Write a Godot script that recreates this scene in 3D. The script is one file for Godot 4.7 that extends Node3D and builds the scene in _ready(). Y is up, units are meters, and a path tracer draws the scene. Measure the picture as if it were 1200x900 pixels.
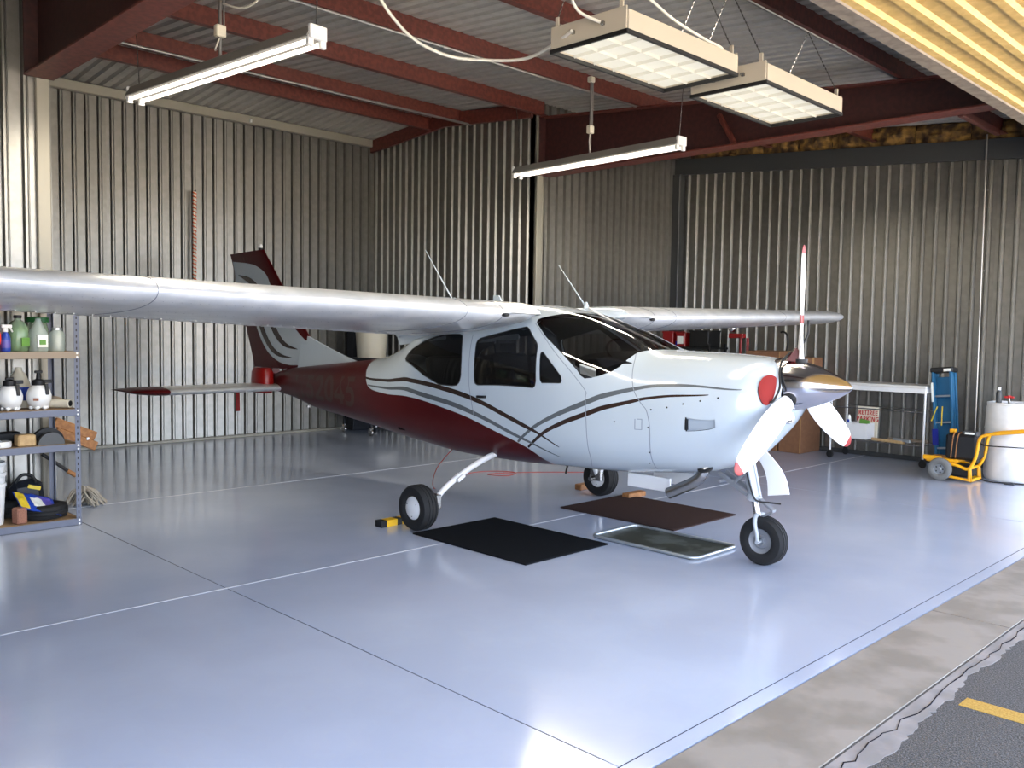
extends Node3D
# A hangar with a parked light aircraft. x runs along the open door, -z into the hangar, y up, metres.

const CX := 5.735        # the aircraft's centre line
const RIDGE := -10.35
var M := {}
var used := {}


func _ready():
	setup_view()
	materials()
	ground()
	walls()
	roof()
	beams()
	door_leaf()
	lamps()
	aircraft()
	under_aircraft()
	shelf_unit()
	back_corner()
	right_side()


# ------------------------------------------------------------------ camera, sky, sun
func setup_view():
	var cam := Camera3D.new()
	cam.name = "camera"
	cam.fov = rad_to_deg(2.0 * atan(450.0 / 1034.5))
	cam.position = Vector3(0, 1.66, 0)
	cam.rotation = Vector3(-0.06065, -0.78322, 0.01504)
	cam.near = 0.05
	cam.far = 300
	add_child(cam)
	cam.current = true
	var sm := ProceduralSkyMaterial.new()
	sm.sky_top_color = Color(0.66, 0.74, 0.89)
	sm.sky_horizon_color = Color(0.91, 0.95, 1.0)
	sm.sky_curve = 0.18
	sm.ground_bottom_color = Color(0.3, 0.3, 0.3)
	sm.ground_horizon_color = Color(0.6, 0.6, 0.6)
	sm.sky_energy_multiplier = 1.0
	var sky := Sky.new()
	sky.sky_material = sm
	var env := Environment.new()
	env.background_mode = Environment.BG_SKY
	env.sky = sky
	env.background_energy_multiplier = 4.6
	env.tonemap_mode = Environment.TONE_MAPPER_LINEAR
	env.tonemap_exposure = 2.6
	env.sdfgi_enabled = true
	env.ssao_enabled = true
	env.ssil_enabled = true
	var we := WorldEnvironment.new()
	we.name = "environment"
	we.environment = env
	add_child(we)
	var sun := DirectionalLight3D.new()
	sun.name = "sun"
	sun.light_color = Color(1.0, 0.95, 0.87)
	sun.light_energy = 10.0
	sun.light_angular_distance = 0.5
	sun.shadow_enabled = true
	sun.rotation_degrees = Vector3(-50, 160, 0)
	add_child(sun)


# ------------------------------------------------------------------ materials
func mt(key: String, c: Color, rough := 0.5, metal := 0.0) -> StandardMaterial3D:
	var m := StandardMaterial3D.new()
	m.resource_name = key
	m.albedo_color = c
	m.roughness = rough
	m.metallic = metal
	M[key] = m
	return m


func noise_tex(sd: int, freq: float, a: Color, b: Color, oct := 4, size := 512, lo := 0.3, hi := 0.7, kind := FastNoiseLite.TYPE_SIMPLEX_SMOOTH) -> NoiseTexture2D:
	var n := FastNoiseLite.new()
	n.seed = sd
	n.noise_type = kind
	n.frequency = freq
	n.fractal_octaves = oct
	var t := NoiseTexture2D.new()
	t.width = size
	t.height = size
	t.seamless = true
	t.noise = n
	var g := Gradient.new()
	g.offsets = PackedFloat32Array([0.0, lo, hi, 1.0])
	g.colors = PackedColorArray([a, a, b, b])
	t.color_ramp = g
	return t


func noisy(key: String, sd: int, freq: float, a: Color, b: Color, rough: float, metal: float, scale: float, oct := 4, lo := 0.3, hi := 0.7) -> StandardMaterial3D:
	var m := mt(key, Color.WHITE, rough, metal)
	m.albedo_texture = noise_tex(sd, freq, a, b, oct, 512, lo, hi)
	m.uv1_triplanar = true
	m.uv1_world_triplanar = true
	m.uv1_scale = Vector3.ONE * scale
	return m


func bumpy(m: StandardMaterial3D, sd: int, freq: float, cm: float, oct := 3):
	m.heightmap_enabled = true
	m.heightmap_scale = cm
	m.heightmap_texture = noise_tex(sd, freq, Color.BLACK, Color.WHITE, oct, 512, 0.0, 1.0)


func glow(key: String, c: Color, e: float) -> StandardMaterial3D:
	var m := mt(key, c, 0.6)
	m.emission_enabled = true
	m.emission = c
	m.emission_energy_multiplier = e
	return m


func materials():
	var f := noisy("floor_paint", 3, 0.006, Color(0.63, 0.665, 0.735), Color(0.645, 0.68, 0.75), 0.22, 0.0, 0.3)
	f.roughness = 0.15
	f.metallic_specular = 0.65
	mt("caulk", Color(0.66, 0.67, 0.69), 0.6)
	mt("joint_dark", Color(0.13, 0.13, 0.15), 0.9)
	M["joint_dark"].metallic_specular = 0.1
	var con := noisy("concrete", 8, 0.008, Color(0.455, 0.43, 0.39), Color(0.525, 0.50, 0.465), 0.8, 0.0, 0.45, 5)
	bumpy(con, 9, 0.05, 0.15)
	var conl := noisy("concrete_edge", 18, 0.01, Color(0.47, 0.455, 0.445), Color(0.53, 0.515, 0.505), 0.9, 0.0, 0.6, 5)
	bumpy(conl, 19, 0.06, 0.2)
	noisy("bounce_ground", 20, 0.01, Color(0.66, 0.63, 0.58), Color(0.74, 0.71, 0.66), 0.85, 0.0, 0.3)  # unseen outer ground, made pale so that it bounces sunlight
	var asp := noisy("asphalt", 21, 0.32, Color(0.17, 0.165, 0.16), Color(0.40, 0.39, 0.375), 0.95, 0.0, 0.8, 3, 0.35, 0.72)
	bumpy(asp, 22, 0.2, 0.6)
	var yl := noisy("yellow_line", 24, 0.1, Color(0.60, 0.48, 0.22), Color(0.70, 0.57, 0.29), 0.8, 0.0, 1.5)
	yl.metallic_specular = 0.3
	for k in 3:
		var d: float = [0.0, -0.025, 0.02][k]
		noisy("sheet%d" % k, 30 + k, 0.02, Color(0.525 + d, 0.515 + d, 0.49 + d), Color(0.55 + d, 0.54 + d, 0.515 + d), 0.40, 0.88, 0.7, 4)
		noisy("deck%d" % k, 40 + k, 0.02, Color(0.67 + d, 0.655 + d, 0.625 + d), Color(0.71 + d, 0.695 + d, 0.665 + d), 0.5, 0.25, 0.6, 4)
	noisy("sheet_back", 36, 0.02, Color(0.5, 0.48, 0.45), Color(0.55, 0.53, 0.5), 0.6, 0.2, 0.5)
	mt("flashing", Color(0.56, 0.54, 0.49), 0.5, 0.4)
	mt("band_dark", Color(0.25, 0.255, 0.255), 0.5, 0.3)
	noisy("red_steel", 50, 0.03, Color(0.34, 0.155, 0.12), Color(0.42, 0.20, 0.16), 0.5, 0.0, 0.9, 4)
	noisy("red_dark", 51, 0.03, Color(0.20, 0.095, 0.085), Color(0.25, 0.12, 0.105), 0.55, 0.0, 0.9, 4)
	mt("conduit", Color(0.60, 0.59, 0.57), 0.35, 0.8)
	mt("cable_white", Color(0.82, 0.80, 0.75), 0.5)
	noisy("yellow_door", 55, 0.02, Color(0.80, 0.66, 0.38), Color(0.86, 0.72, 0.44), 0.5, 0.0, 0.8)
	noisy("door_frame", 56, 0.02, Color(0.52, 0.47, 0.42), Color(0.60, 0.55, 0.49), 0.5, 0.3, 0.8)
	noisy("batt", 58, 0.012, Color(0.20, 0.13, 0.07), Color(0.62, 0.47, 0.22), 0.9, 0.0, 0.9, 4, 0.3, 0.75)
	# lamps
	mt("lamp_white", Color(0.70, 0.66, 0.59), 0.45)
	mt("lamp_grey", Color(0.47, 0.455, 0.43), 0.5)
	mt("lamp_black", Color(0.05, 0.045, 0.04), 0.5)
	glow("tube_glow", Color(1.0, 0.97, 0.92), 0.75)
	glow("rib_glow", Color(1.0, 0.96, 0.87), 0.20).albedo_color = Color(0.55, 0.54, 0.5)
	glow("panel_glow", Color(1.0, 0.975, 0.90), 0.27).albedo_color = Color(0.55, 0.54, 0.5)
	# aircraft
	var w := mt("paint_white", Color(0.685, 0.725, 0.755), 0.16)
	w.clearcoat_enabled = true
	w.clearcoat = 0.25
	w.clearcoat_roughness = 0.06
	var mr := mt("paint_maroon", Color(0.27, 0.055, 0.065), 0.3)
	mr.metallic_specular = 0.3
	mt("paint_red", Color(0.52, 0.06, 0.05), 0.35)
	mt("stripe_brown", Color(0.19, 0.135, 0.115), 0.25)
	mt("stripe_grey", Color(0.34, 0.36, 0.37), 0.25)
	mt("seam", Color(0.45, 0.48, 0.52), 0.6)
	var wm := noisy("paint_silver", 60, 0.01, Color(0.76, 0.77, 0.78), Color(0.82, 0.825, 0.83), 0.3, 0.35, 0.6)
	bumpy(wm, 61, 0.04, 0.06)
	wm.clearcoat_enabled = true
	wm.clearcoat = 0.4
	wm.clearcoat_roughness = 0.12
	mt("letters", Color(0.25, 0.165, 0.13), 0.5)
	var gl := mt("glass", Color(0.012, 0.014, 0.016, 0.72), 0.04)
	gl.transparency = BaseMaterial3D.TRANSPARENCY_ALPHA
	var gc := mt("glass_clear", Color(0.012, 0.013, 0.013, 0.5), 0.04)
	gc.transparency = BaseMaterial3D.TRANSPARENCY_ALPHA
	mt("rubber_seal", Color(0.03, 0.03, 0.035), 0.5)
	mt("lining", Color(0.10, 0.10, 0.105), 0.95)
	M["lining"].metallic_specular = 0.1
	mt("seat_cloth", Color(0.09, 0.085, 0.085), 0.9)
	mt("chrome", Color(0.82, 0.81, 0.82), 0.13, 1.0)
	mt("steel", Color(0.62, 0.61, 0.60), 0.26, 0.95)
	mt("prop_white", Color(0.90, 0.90, 0.90), 0.35)
	mt("prop_red", Color(0.55, 0.11, 0.09), 0.45)
	mt("gear_white", Color(0.82, 0.82, 0.82), 0.35)
	noisy("tire", 62, 0.08, Color(0.035, 0.035, 0.04), Color(0.06, 0.06, 0.065), 0.8, 0.0, 4.0)
	mt("wheel_grey", Color(0.47, 0.48, 0.50), 0.45, 0.3)
	mt("wheel_pale", Color(0.62, 0.64, 0.66), 0.4, 0.1)
	mt("scoop_grey", Color(0.58, 0.62, 0.66), 0.4)
	mt("black", Color(0.025, 0.025, 0.03), 0.6)
	mt("plug_red", Color(0.50, 0.10, 0.09), 0.85)
	var bm := noisy("mat_black", 64, 0.15, Color(0.085, 0.09, 0.10), Color(0.125, 0.13, 0.14), 1.0, 0.0, 4.0)
	bm.metallic_specular = 0.1
	bumpy(bm, 65, 0.2, 0.3)
	var br := noisy("mat_brown", 66, 0.15, Color(0.20, 0.16, 0.15), Color(0.28, 0.225, 0.21), 1.0, 0.0, 4.0)
	br.metallic_specular = 0.1
	bumpy(br, 67, 0.2, 0.3)
	noisy("pan_metal", 68, 0.012, Color(0.25, 0.26, 0.22), Color(0.42, 0.44, 0.41), 0.4, 0.5, 0.55, 5, 0.45, 0.7)
	mt("galvanised", Color(0.66, 0.68, 0.69), 0.3, 0.7)
	noisy("wood", 70, 0.012, Color(0.50, 0.33, 0.18), Color(0.57, 0.39, 0.22), 0.7, 0.0, 3.0)
	noisy("wood_pale", 71, 0.012, Color(0.66, 0.54, 0.37), Color(0.72, 0.60, 0.42), 0.7, 0.0, 3.0)
	noisy("brick_clay", 72, 0.06, Color(0.46, 0.30, 0.24), Color(0.58, 0.40, 0.32), 0.85, 0.0, 4.0)
	mt("chock_yellow", Color(0.86, 0.66, 0.06), 0.6)
	noisy("cardboard", 74, 0.015, Color(0.44, 0.30, 0.20), Color(0.465, 0.32, 0.215), 0.85, 0.0, 1.5)
	mt("tape", Color(0.60, 0.45, 0.27), 0.4)
	mt("shelf_blue", Color(0.35, 0.365, 0.42), 0.5, 0.1)
	mt("shelf_tan", Color(0.52, 0.46, 0.39), 0.5, 0.1)
	mt("chipboard", Color(0.50, 0.40, 0.28), 0.8)
	mt("plastic_white", Color(0.84, 0.84, 0.83), 0.4)
	mt("plastic_cream", Color(0.80, 0.77, 0.69), 0.45)
	mt("plastic_orange", Color(0.90, 0.26, 0.05), 0.4)
	mt("plastic_blue", Color(0.10, 0.24, 0.62), 0.35)
	mt("plastic_green", Color(0.10, 0.36, 0.16), 0.4)
	mt("plastic_red", Color(0.50, 0.05, 0.06), 0.4)
	mt("label_green", Color(0.36, 0.55, 0.22), 0.5)
	mt("label_white", Color(0.86, 0.87, 0.84), 0.5)
	mt("label_yellow", Color(0.83, 0.72, 0.18), 0.5)
	mt("label_violet", Color(0.34, 0.30, 0.62), 0.4)
	var jug := mt("jug_clear", Color(0.72, 0.77, 0.74, 0.55), 0.2)
	jug.transparency = BaseMaterial3D.TRANSPARENCY_ALPHA
	var jug2 := mt("jug_green", Color(0.55, 0.66, 0.52, 0.6), 0.2)
	jug2.transparency = BaseMaterial3D.TRANSPARENCY_ALPHA
	mt("mop_grey", Color(0.56, 0.53, 0.48), 0.95)
	mt("navy", Color(0.05, 0.07, 0.11), 0.5)
	mt("ladder_blue", Color(0.03, 0.33, 0.48), 0.5)
	mt("cart_yellow", Color(0.88, 0.62, 0.05), 0.4)
	mt("tire_grey", Color(0.40, 0.40, 0.39), 0.8)
	noisy("drum_white", 78, 0.006, Color(0.80, 0.80, 0.79), Color(0.86, 0.86, 0.85), 0.4, 0.0, 1.0)
	mt("table_top", Color(0.80, 0.79, 0.76), 0.45)
	mt("cord_red", Color(0.62, 0.16, 0.11), 0.5)
	mt("rope_orange", Color(0.80, 0.33, 0.12), 0.8)
	mt("rope_white", Color(0.86, 0.82, 0.76), 0.8)
	mt("sign_red", Color(0.72, 0.12, 0.12), 0.6)
	mt("sign_cream", Color(0.86, 0.83, 0.74), 0.6)
	mt("label_dark_blue", Color(0.06, 0.12, 0.52), 0.4)


# ------------------------------------------------------------------ mesh helpers
func mb() -> SurfaceTool:
	var st := SurfaceTool.new()
	st.begin(Mesh.PRIMITIVE_TRIANGLES)
	return st


func tri(st: SurfaceTool, a: Vector3, b: Vector3, c: Vector3, na: Vector3, nb: Vector3, nc: Vector3):
	# whichever way round it comes, the front is the side that the normals point to
	if (b - a).cross(c - a).dot(na + nb + nc) > 0:
		st.set_normal(na); st.add_vertex(a)
		st.set_normal(nc); st.add_vertex(c)
		st.set_normal(nb); st.add_vertex(b)
	else:
		st.set_normal(na); st.add_vertex(a)
		st.set_normal(nb); st.add_vertex(b)
		st.set_normal(nc); st.add_vertex(c)


func quad(st: SurfaceTool, a: Vector3, b: Vector3, c: Vector3, d: Vector3, out: Vector3):
	var n := (c - a).cross(d - b).normalized()
	if n.dot(out) < 0:
		n = -n
	tri(st, a, b, c, n, n, n)
	tri(st, a, c, d, n, n, n)


func flat(st: SurfaceTool, a: Vector3, b: Vector3, c: Vector3, out: Vector3):
	var n := (b - a).cross(c - a).normalized()
	if n.dot(out) < 0:
		n = -n
	tri(st, a, b, c, n, n, n)


func box(st: SurfaceTool, c: Vector3, s: Vector3, b := Basis(), bev := -1.0):
	var h := s / 2.0
	var v := bev
	if v < 0:
		v = minf(minf(minf(s.x, s.y), s.z) * 0.12, 0.01)
	var at := func(p): return c + b * Vector3(p[0], p[1], p[2])
	for k in 3:
		var i := (k + 1) % 3
		var j := (k + 2) % 3
		for sg in [-1.0, 1.0]:
			var p := []
			for q in [[-1, -1], [1, -1], [1, 1], [-1, 1]]:
				var e := [0.0, 0.0, 0.0]
				e[k] = sg * h[k]
				e[i] = q[0] * (h[i] - v)
				e[j] = q[1] * (h[j] - v)
				p.append(at.call(e))
			var o := [0.0, 0.0, 0.0]
			o[k] = sg
			quad(st, p[0], p[1], p[2], p[3], b * Vector3(o[0], o[1], o[2]))
		if v <= 0:
			continue
		for si in [-1.0, 1.0]:
			for sj in [-1.0, 1.0]:
				var p := []
				for q in [[0, -1], [0, 1], [1, 1], [1, -1]]:
					var e := [0.0, 0.0, 0.0]
					e[k] = q[1] * (h[k] - v)
					e[i] = si * (h[i] - (v if q[0] == 1 else 0.0))
					e[j] = sj * (h[j] - (v if q[0] == 0 else 0.0))
					p.append(at.call(e))
				var o := [0.0, 0.0, 0.0]
				o[i] = si
				o[j] = sj
				quad(st, p[0], p[1], p[2], p[3], b * Vector3(o[0], o[1], o[2]))
	if v > 0:
		for sx in [-1.0, 1.0]:
			for sy in [-1.0, 1.0]:
				for sz in [-1.0, 1.0]:
					var g := Vector3(sx, sy, sz)
					var p := []
					for k in 3:
						var e := h - Vector3.ONE * v
						e[k] = h[k]
						p.append(c + b * (e * g))
					flat(st, p[0], p[1], p[2], b * g)


func bar(st: SurfaceTool, a: Vector3, b: Vector3, w: float, h: float, up := Vector3.UP, bev := -1.0):
	# a box from a to b, w wide and h high
	var z := (b - a).normalized()
	var x := up.cross(z).normalized()
	if x.length() < 0.5:
		x = Vector3.RIGHT
	box(st, (a + b) / 2.0, Vector3(w, h, a.distance_to(b)), Basis(x, z.cross(x), z), bev)


func tube(st: SurfaceTool, pts: Array, r: float, n := 10, r2 := -1.0, closed := false):
	if r2 < 0:
		r2 = r
	var m := pts.size()
	var t0: Vector3 = (pts[1] - pts[0]).normalized()
	var side := t0.cross(Vector3.UP)
	if side.length() < 0.1:
		side = t0.cross(Vector3.RIGHT)
	side = side.normalized()
	var rings := []
	var nrm := []
	for i in m:
		var a: Vector3 = pts[maxi(i - 1, 0)]
		var b: Vector3 = pts[mini(i + 1, m - 1)]
		var t := (b - a).normalized()
		side = (side - t * side.dot(t)).normalized()
		var up := t.cross(side)
		var ring := []
		var nn := []
		var rr := lerpf(r, r2, float(i) / (m - 1))
		for k in n:
			var d := side * cos(TAU * k / n) + up * sin(TAU * k / n)
			ring.append(pts[i] + d * rr)
			nn.append(d)
		rings.append(ring)
		nrm.append(nn)
	for i in m - 1:
		for k in n:
			var l := (k + 1) % n
			tri(st, rings[i][k], rings[i][l], rings[i + 1][l], nrm[i][k], nrm[i][l], nrm[i + 1][l])
			tri(st, rings[i][k], rings[i + 1][l], rings[i + 1][k], nrm[i][k], nrm[i + 1][l], nrm[i + 1][k])
	if not closed:
		for e in [0, m - 1]:
			var out: Vector3 = (pts[0] - pts[1]) if e == 0 else (pts[m - 1] - pts[m - 2])
			for k in range(1, n - 1):
				flat(st, rings[e][0], rings[e][k], rings[e][k + 1], out)


func lathe(st: SurfaceTool, prof: Array, xf := Transform3D(), n := 24):
	# profile of Vector2(radius, height) turned about the local y axis, from bottom outwards to top
	var m := prof.size()
	var sn := []
	for i in m - 1:
		var d: Vector2 = prof[i + 1] - prof[i]
		sn.append(Vector2(d.y, -d.x).normalized())
	for i in m - 1:
		var n0: Vector2 = sn[i]
		var n1: Vector2 = sn[i]
		if i > 0 and sn[i - 1].dot(sn[i]) > 0.75:
			n0 = (sn[i - 1] + sn[i]).normalized()
		if i < m - 2 and sn[i + 1].dot(sn[i]) > 0.75:
			n1 = (sn[i + 1] + sn[i]).normalized()
		var p: Vector2 = prof[i]
		var q: Vector2 = prof[i + 1]
		for k in n:
			var a := TAU * k / n
			var b := TAU * (k + 1) / n
			var da := Vector3(cos(a), 0, sin(a))
			var db := Vector3(cos(b), 0, sin(b))
			var v := [da * p.x + Vector3.UP * p.y, db * p.x + Vector3.UP * p.y, db * q.x + Vector3.UP * q.y, da * q.x + Vector3.UP * q.y]
			var w := [da * n0.x + Vector3.UP * n0.y, db * n0.x + Vector3.UP * n0.y, db * n1.x + Vector3.UP * n1.y, da * n1.x + Vector3.UP * n1.y]
			for z in 4:
				v[z] = xf * v[z]
				w[z] = (xf.basis * w[z]).normalized()
			if p.x > 1e-5:
				tri(st, v[0], v[1], v[2], w[0], w[1], w[2])
			if q.x > 1e-5:
				tri(st, v[0], v[2], v[3], w[0], w[2], w[3])


func prism(st: SurfaceTool, poly: PackedVector2Array, xf: Transform3D, depth: float):
	# a polygon in the local xy plane, given thickness along local z (from 0 to depth)
	var id := Geometry2D.triangulate_polygon(poly)
	var nz := (xf.basis.z).normalized()
	var to := func(p: Vector2, z: float): return xf * Vector3(p.x, p.y, z)
	for i in range(0, id.size(), 3):
		for e in [[0.0, -nz], [depth, nz]]:
			flat(st, to.call(poly[id[i]], e[0]), to.call(poly[id[i + 1]], e[0]), to.call(poly[id[i + 2]], e[0]), e[1])
	var cw := Geometry2D.is_polygon_clockwise(poly)
	for i in poly.size():
		var p := poly[i]
		var q := poly[(i + 1) % poly.size()]
		var o2 := Vector2(q.y - p.y, p.x - q.x)
		if cw:
			o2 = -o2
		quad(st, to.call(p, 0.0), to.call(q, 0.0), to.call(q, depth), to.call(p, depth), xf.basis * Vector3(o2.x, o2.y, 0))


func loft(st: SurfaceTool, rings: Array, cap0 := true, cap1 := true):
	# closed rings of equal length; smooth except at sharp corners of a ring
	var n: int = rings[0].size()
	var mids := []
	for r in rings:
		var c := Vector3.ZERO
		for p in r:
			c += p
		mids.append(c / n)
	for i in rings.size() - 1:
		for k in n:
			var l := (k + 1) % n
			var q := []
			var w := []
			for e in [[i, k, 0], [i, l, 1], [i + 1, l, 1], [i + 1, k, 0]]:
				var r: Array = rings[e[0]]
				var seg: Vector3 = (r[l] - r[k]).normalized()
				var nb: Vector3 = (r[k] - r[(k + n - 1) % n]).normalized() if e[2] == 0 else (r[(l + 1) % n] - r[l]).normalized()
				var tj := seg
				if nb.dot(seg) > 0.7:
					tj = seg + nb
				var ti: Vector3 = rings[mini(e[0] + 1, rings.size() - 1)][e[1]] - rings[maxi(e[0] - 1, 0)][e[1]]
				q.append(r[e[1]])
				w.append(ti.cross(tj).normalized())
			var mid: Vector3 = (q[0] + q[1] + q[2] + q[3]) / 4.0 - (mids[i] + mids[i + 1]) / 2.0
			var fl := 0.0
			for z in 4:
				fl += w[z].dot(mid)
			if fl < 0:
				for z in 4:
					w[z] = -w[z]
			tri(st, q[0], q[1], q[2], w[0], w[1], w[2])
			tri(st, q[0], q[2], q[3], w[0], w[2], w[3])
	for e in [[0, cap0], [rings.size() - 1, cap1]]:
		if e[1]:
			var out: Vector3 = mids[0] - mids[1] if e[0] == 0 else mids[-1] - mids[-2]
			for k in n:
				flat(st, mids[e[0]], rings[e[0]][k], rings[e[0]][(k + 1) % n], out)


func smooth(pts: Array, per := 5) -> Array:
	# a Catmull-Rom curve through points (Vector2 or Vector3)
	var o := []
	var m := pts.size()
	for i in m - 1:
		for k in per:
			var a = pts[maxi(i - 1, 0)]
			var d = pts[mini(i + 2, m - 1)]
			o.append(pts[i].cubic_interpolate(pts[i + 1], a, d, float(k) / per))
	o.append(pts[m - 1])
	return o


func ellipsoid(st: SurfaceTool, c: Vector3, r: Vector3, n := 16):
	var prof := []
	for i in n / 2 + 1:
		var a := -PI / 2 + PI * i / (n / 2)
		prof.append(Vector2(cos(a), sin(a)))
	lathe(st, prof, Transform3D(Basis.from_scale(r), c), n)


# ------------------------------------------------------------------ scene helpers
func numbered(n: String) -> String:
	var k: int = used.get(n, 0)
	used[n] = k + 1
	return n if k == 0 else "%s_%03d" % [n, k]


func tag(o: Node, label: String, category: String, group := "", kind := ""):
	o.set_meta("label", label)
	o.set_meta("category", category)
	if group:
		o.set_meta("group", group)
	if kind:
		o.set_meta("kind", kind)


func thing(n: String, label: String, category: String, at := Vector3.ZERO, group := "", kind := "") -> Node3D:
	var o := Node3D.new()
	o.name = numbered(n)
	add_child(o)
	o.position = at
	tag(o, label, category, group, kind)
	return o


func part(n: String, st: SurfaceTool, mat: String, parent: Node3D, label := "") -> MeshInstance3D:
	# shapes are given in the scene's axes; a parent that already stands somewhere is allowed for
	var o := MeshInstance3D.new()
	o.name = n
	o.mesh = st.commit()
	o.material_override = M[mat]
	parent.add_child(o, true)
	var off := Vector3.ZERO
	var p: Node = parent
	while p != self:
		off += p.position
		p = p.get_parent()
	o.position = -off
	if label:
		o.set_meta("label", label)
	return o


func single(n: String, st: SurfaceTool, mat: String, label: String, category: String, group := "", kind := "") -> MeshInstance3D:
	var o := MeshInstance3D.new()
	o.name = numbered(n)
	o.mesh = st.commit()
	o.material_override = M[mat]
	add_child(o)
	tag(o, label, category, group, kind)
	return o


func again(src: Node3D, at: Vector3, turn := 0.0, label := "", group := "") -> Node3D:
	var o: Node3D = src.duplicate()
	var base: String = src.name
	o.name = numbered(base)
	add_child(o)
	o.position = at
	o.rotation.y = turn
	if label:
		o.set_meta("label", label)
	if group:
		o.set_meta("group", group)
	return o


func V(x: float, y: float, z: float) -> Vector3:
	return Vector3(x, y, z)


func P2(a: Array) -> PackedVector2Array:
	var o := PackedVector2Array()
	for p in a:
		o.append(p if p is Vector2 else Vector2(p[0], p[1]))
	return o


func text(s: String, height: float, parent: Node3D, xf: Transform3D, mat: String, n := "lettering"):
	var t := TextMesh.new()
	var f := SystemFont.new()
	f.font_names = PackedStringArray(["Droid Sans"])
	f.font_weight = 700
	t.font = f
	t.text = s
	t.font_size = 64
	t.pixel_size = height / 46.0
	t.depth = 0.004
	t.horizontal_alignment = HORIZONTAL_ALIGNMENT_CENTER
	var o := MeshInstance3D.new()
	o.name = n
	o.mesh = t
	o.material_override = M[mat]
	parent.add_child(o, true)
	o.transform = xf
	return o


# ------------------------------------------------------------------ floor, apron, tarmac
func ground():
	var fl := thing("floor", "glossy pale blue-grey painted hangar floor", "floor", Vector3.ZERO, "", "structure")
	var xs := [-0.67, 2.62, 8.86, 12.2]
	var zs := [-2.02, -5.17, -8.35, -12.3]
	for i in 3:
		for j in 3:
			if j == 2 and i != 1:
				continue
			var st := mb()
			var g := 0.008
			box(st, V((xs[i] + xs[i + 1]) / 2, -0.1, (zs[j] + zs[j + 1]) / 2), V(xs[i + 1] - xs[i] - g, 0.2, zs[j] - zs[j + 1] - g), Basis(), 0.0)
			part("slab", st, "floor_paint", fl)
	var a := mb()
	for z in [-5.17, -8.35]:
		box(a, V(5.765, -0.048, z), V(12.86, 0.1, 0.011), Basis(), 0.0)
	part("white_joint", a, "caulk", fl)
	a = mb()
	for x in [2.62]:
		box(a, V(x, -0.052, -7.2), V(0.011, 0.1, 10.2), Basis(), 0.0)
	box(a, V(5.765, -0.052, -2.02), V(12.86, 0.1, 0.009), Basis(), 0.0)
	part("dark_joint", a, "joint_dark", fl)
	a = mb()
	box(a, V(5.765, -0.1, -1.975), V(12.86, 0.2, 0.082), Basis(), 0.0)
	part("sill_strip", a, "floor_paint", fl)
	a = mb()   # under the whole of it
	box(a, V(5.765, -0.35, -7.1), V(13.2, 0.3, 10.4), Basis(), 0.0)
	part("sub_floor", a, "joint_dark", fl)

	var ap := thing("apron", "worn bare concrete apron strip in front of the painted floor", "apron", Vector3.ZERO, "", "structure")
	var cuts := [-6.0, 1.0, 5.55, 10.1, 14.6, 20.0]
	for i in cuts.size() - 1:
		var st := mb()
		box(st, V((cuts[i] + cuts[i + 1]) / 2, -0.1, (-1.93 - 1.485) / 2), V(cuts[i + 1] - cuts[i] - 0.014, 0.2, 0.437), Basis(), 0.003)
		part("slab", st, "concrete", ap)
	var lip := PackedVector2Array()
	var rng := RandomNumberGenerator.new()
	rng.seed = 5
	lip.append(Vector2(-6, -1.477))
	lip.append(Vector2(20, -1.477))
	var x := 20.0
	while x > -6.0:
		lip.append(Vector2(x, -1.375 + 0.022 * sin(x * 2.3) + 0.012 * sin(x * 9.0 + 1.0) + rng.randf_range(-0.012, 0.012)))
		x -= rng.randf_range(0.02, 0.06)
	var e := mb()
	prism(e, lip, Transform3D(Basis(Vector3.RIGHT, Vector3.BACK, Vector3.DOWN), V(0, -0.001, 0)), 0.15)
	part("ragged_lip", e, "concrete_edge", ap)
	e = mb()
	var cr := []
	x = 2.0
	while x < 12.0:
		cr.append(V(x, 0.0005, -1.43 + rng.randf_range(-0.018, 0.018)))
		x += rng.randf_range(0.04, 0.12)
	for i in cr.size() - 1:
		bar(e, cr[i], cr[i + 1], rng.randf_range(0.002, 0.006), 0.002, Vector3.UP, 0.0)
	part("crack", e, "joint_dark", ap)

	e = mb()
	box(e, V(5, -0.103, 0.9), V(90, 0.2, 5.0), Basis(), 0.0)
	box(e, V(-20.0, -0.11, -10), V(28.0, 0.2, 20), Basis(), 0.0)
	box(e, V(34.0, -0.11, -10), V(28.0, 0.2, 20), Basis(), 0.0)
	single("tarmac", e, "asphalt", "weathered grey asphalt outside the hangar door", "tarmac", "", "structure")
	e = mb()
	box(e, V(5, -0.103, 31.8), V(90, 0.2, 56.8), Basis(), 0.0)
	single("bounce_ground", e, "bounce_ground", "unseen pale concrete ground added beyond the asphalt to bounce sunlight", "bounce_ground", "", "structure")  # out of view, added to throw sunlight back into the hangar
	e = mb()
	box(e, V(4.26, -0.0035, 0.2), V(0.115, 0.004, 3.05), Basis(), 0.0)
	single("painted_line", e, "yellow_line", "faded yellow line painted on the asphalt beside the concrete apron", "line")


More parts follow.
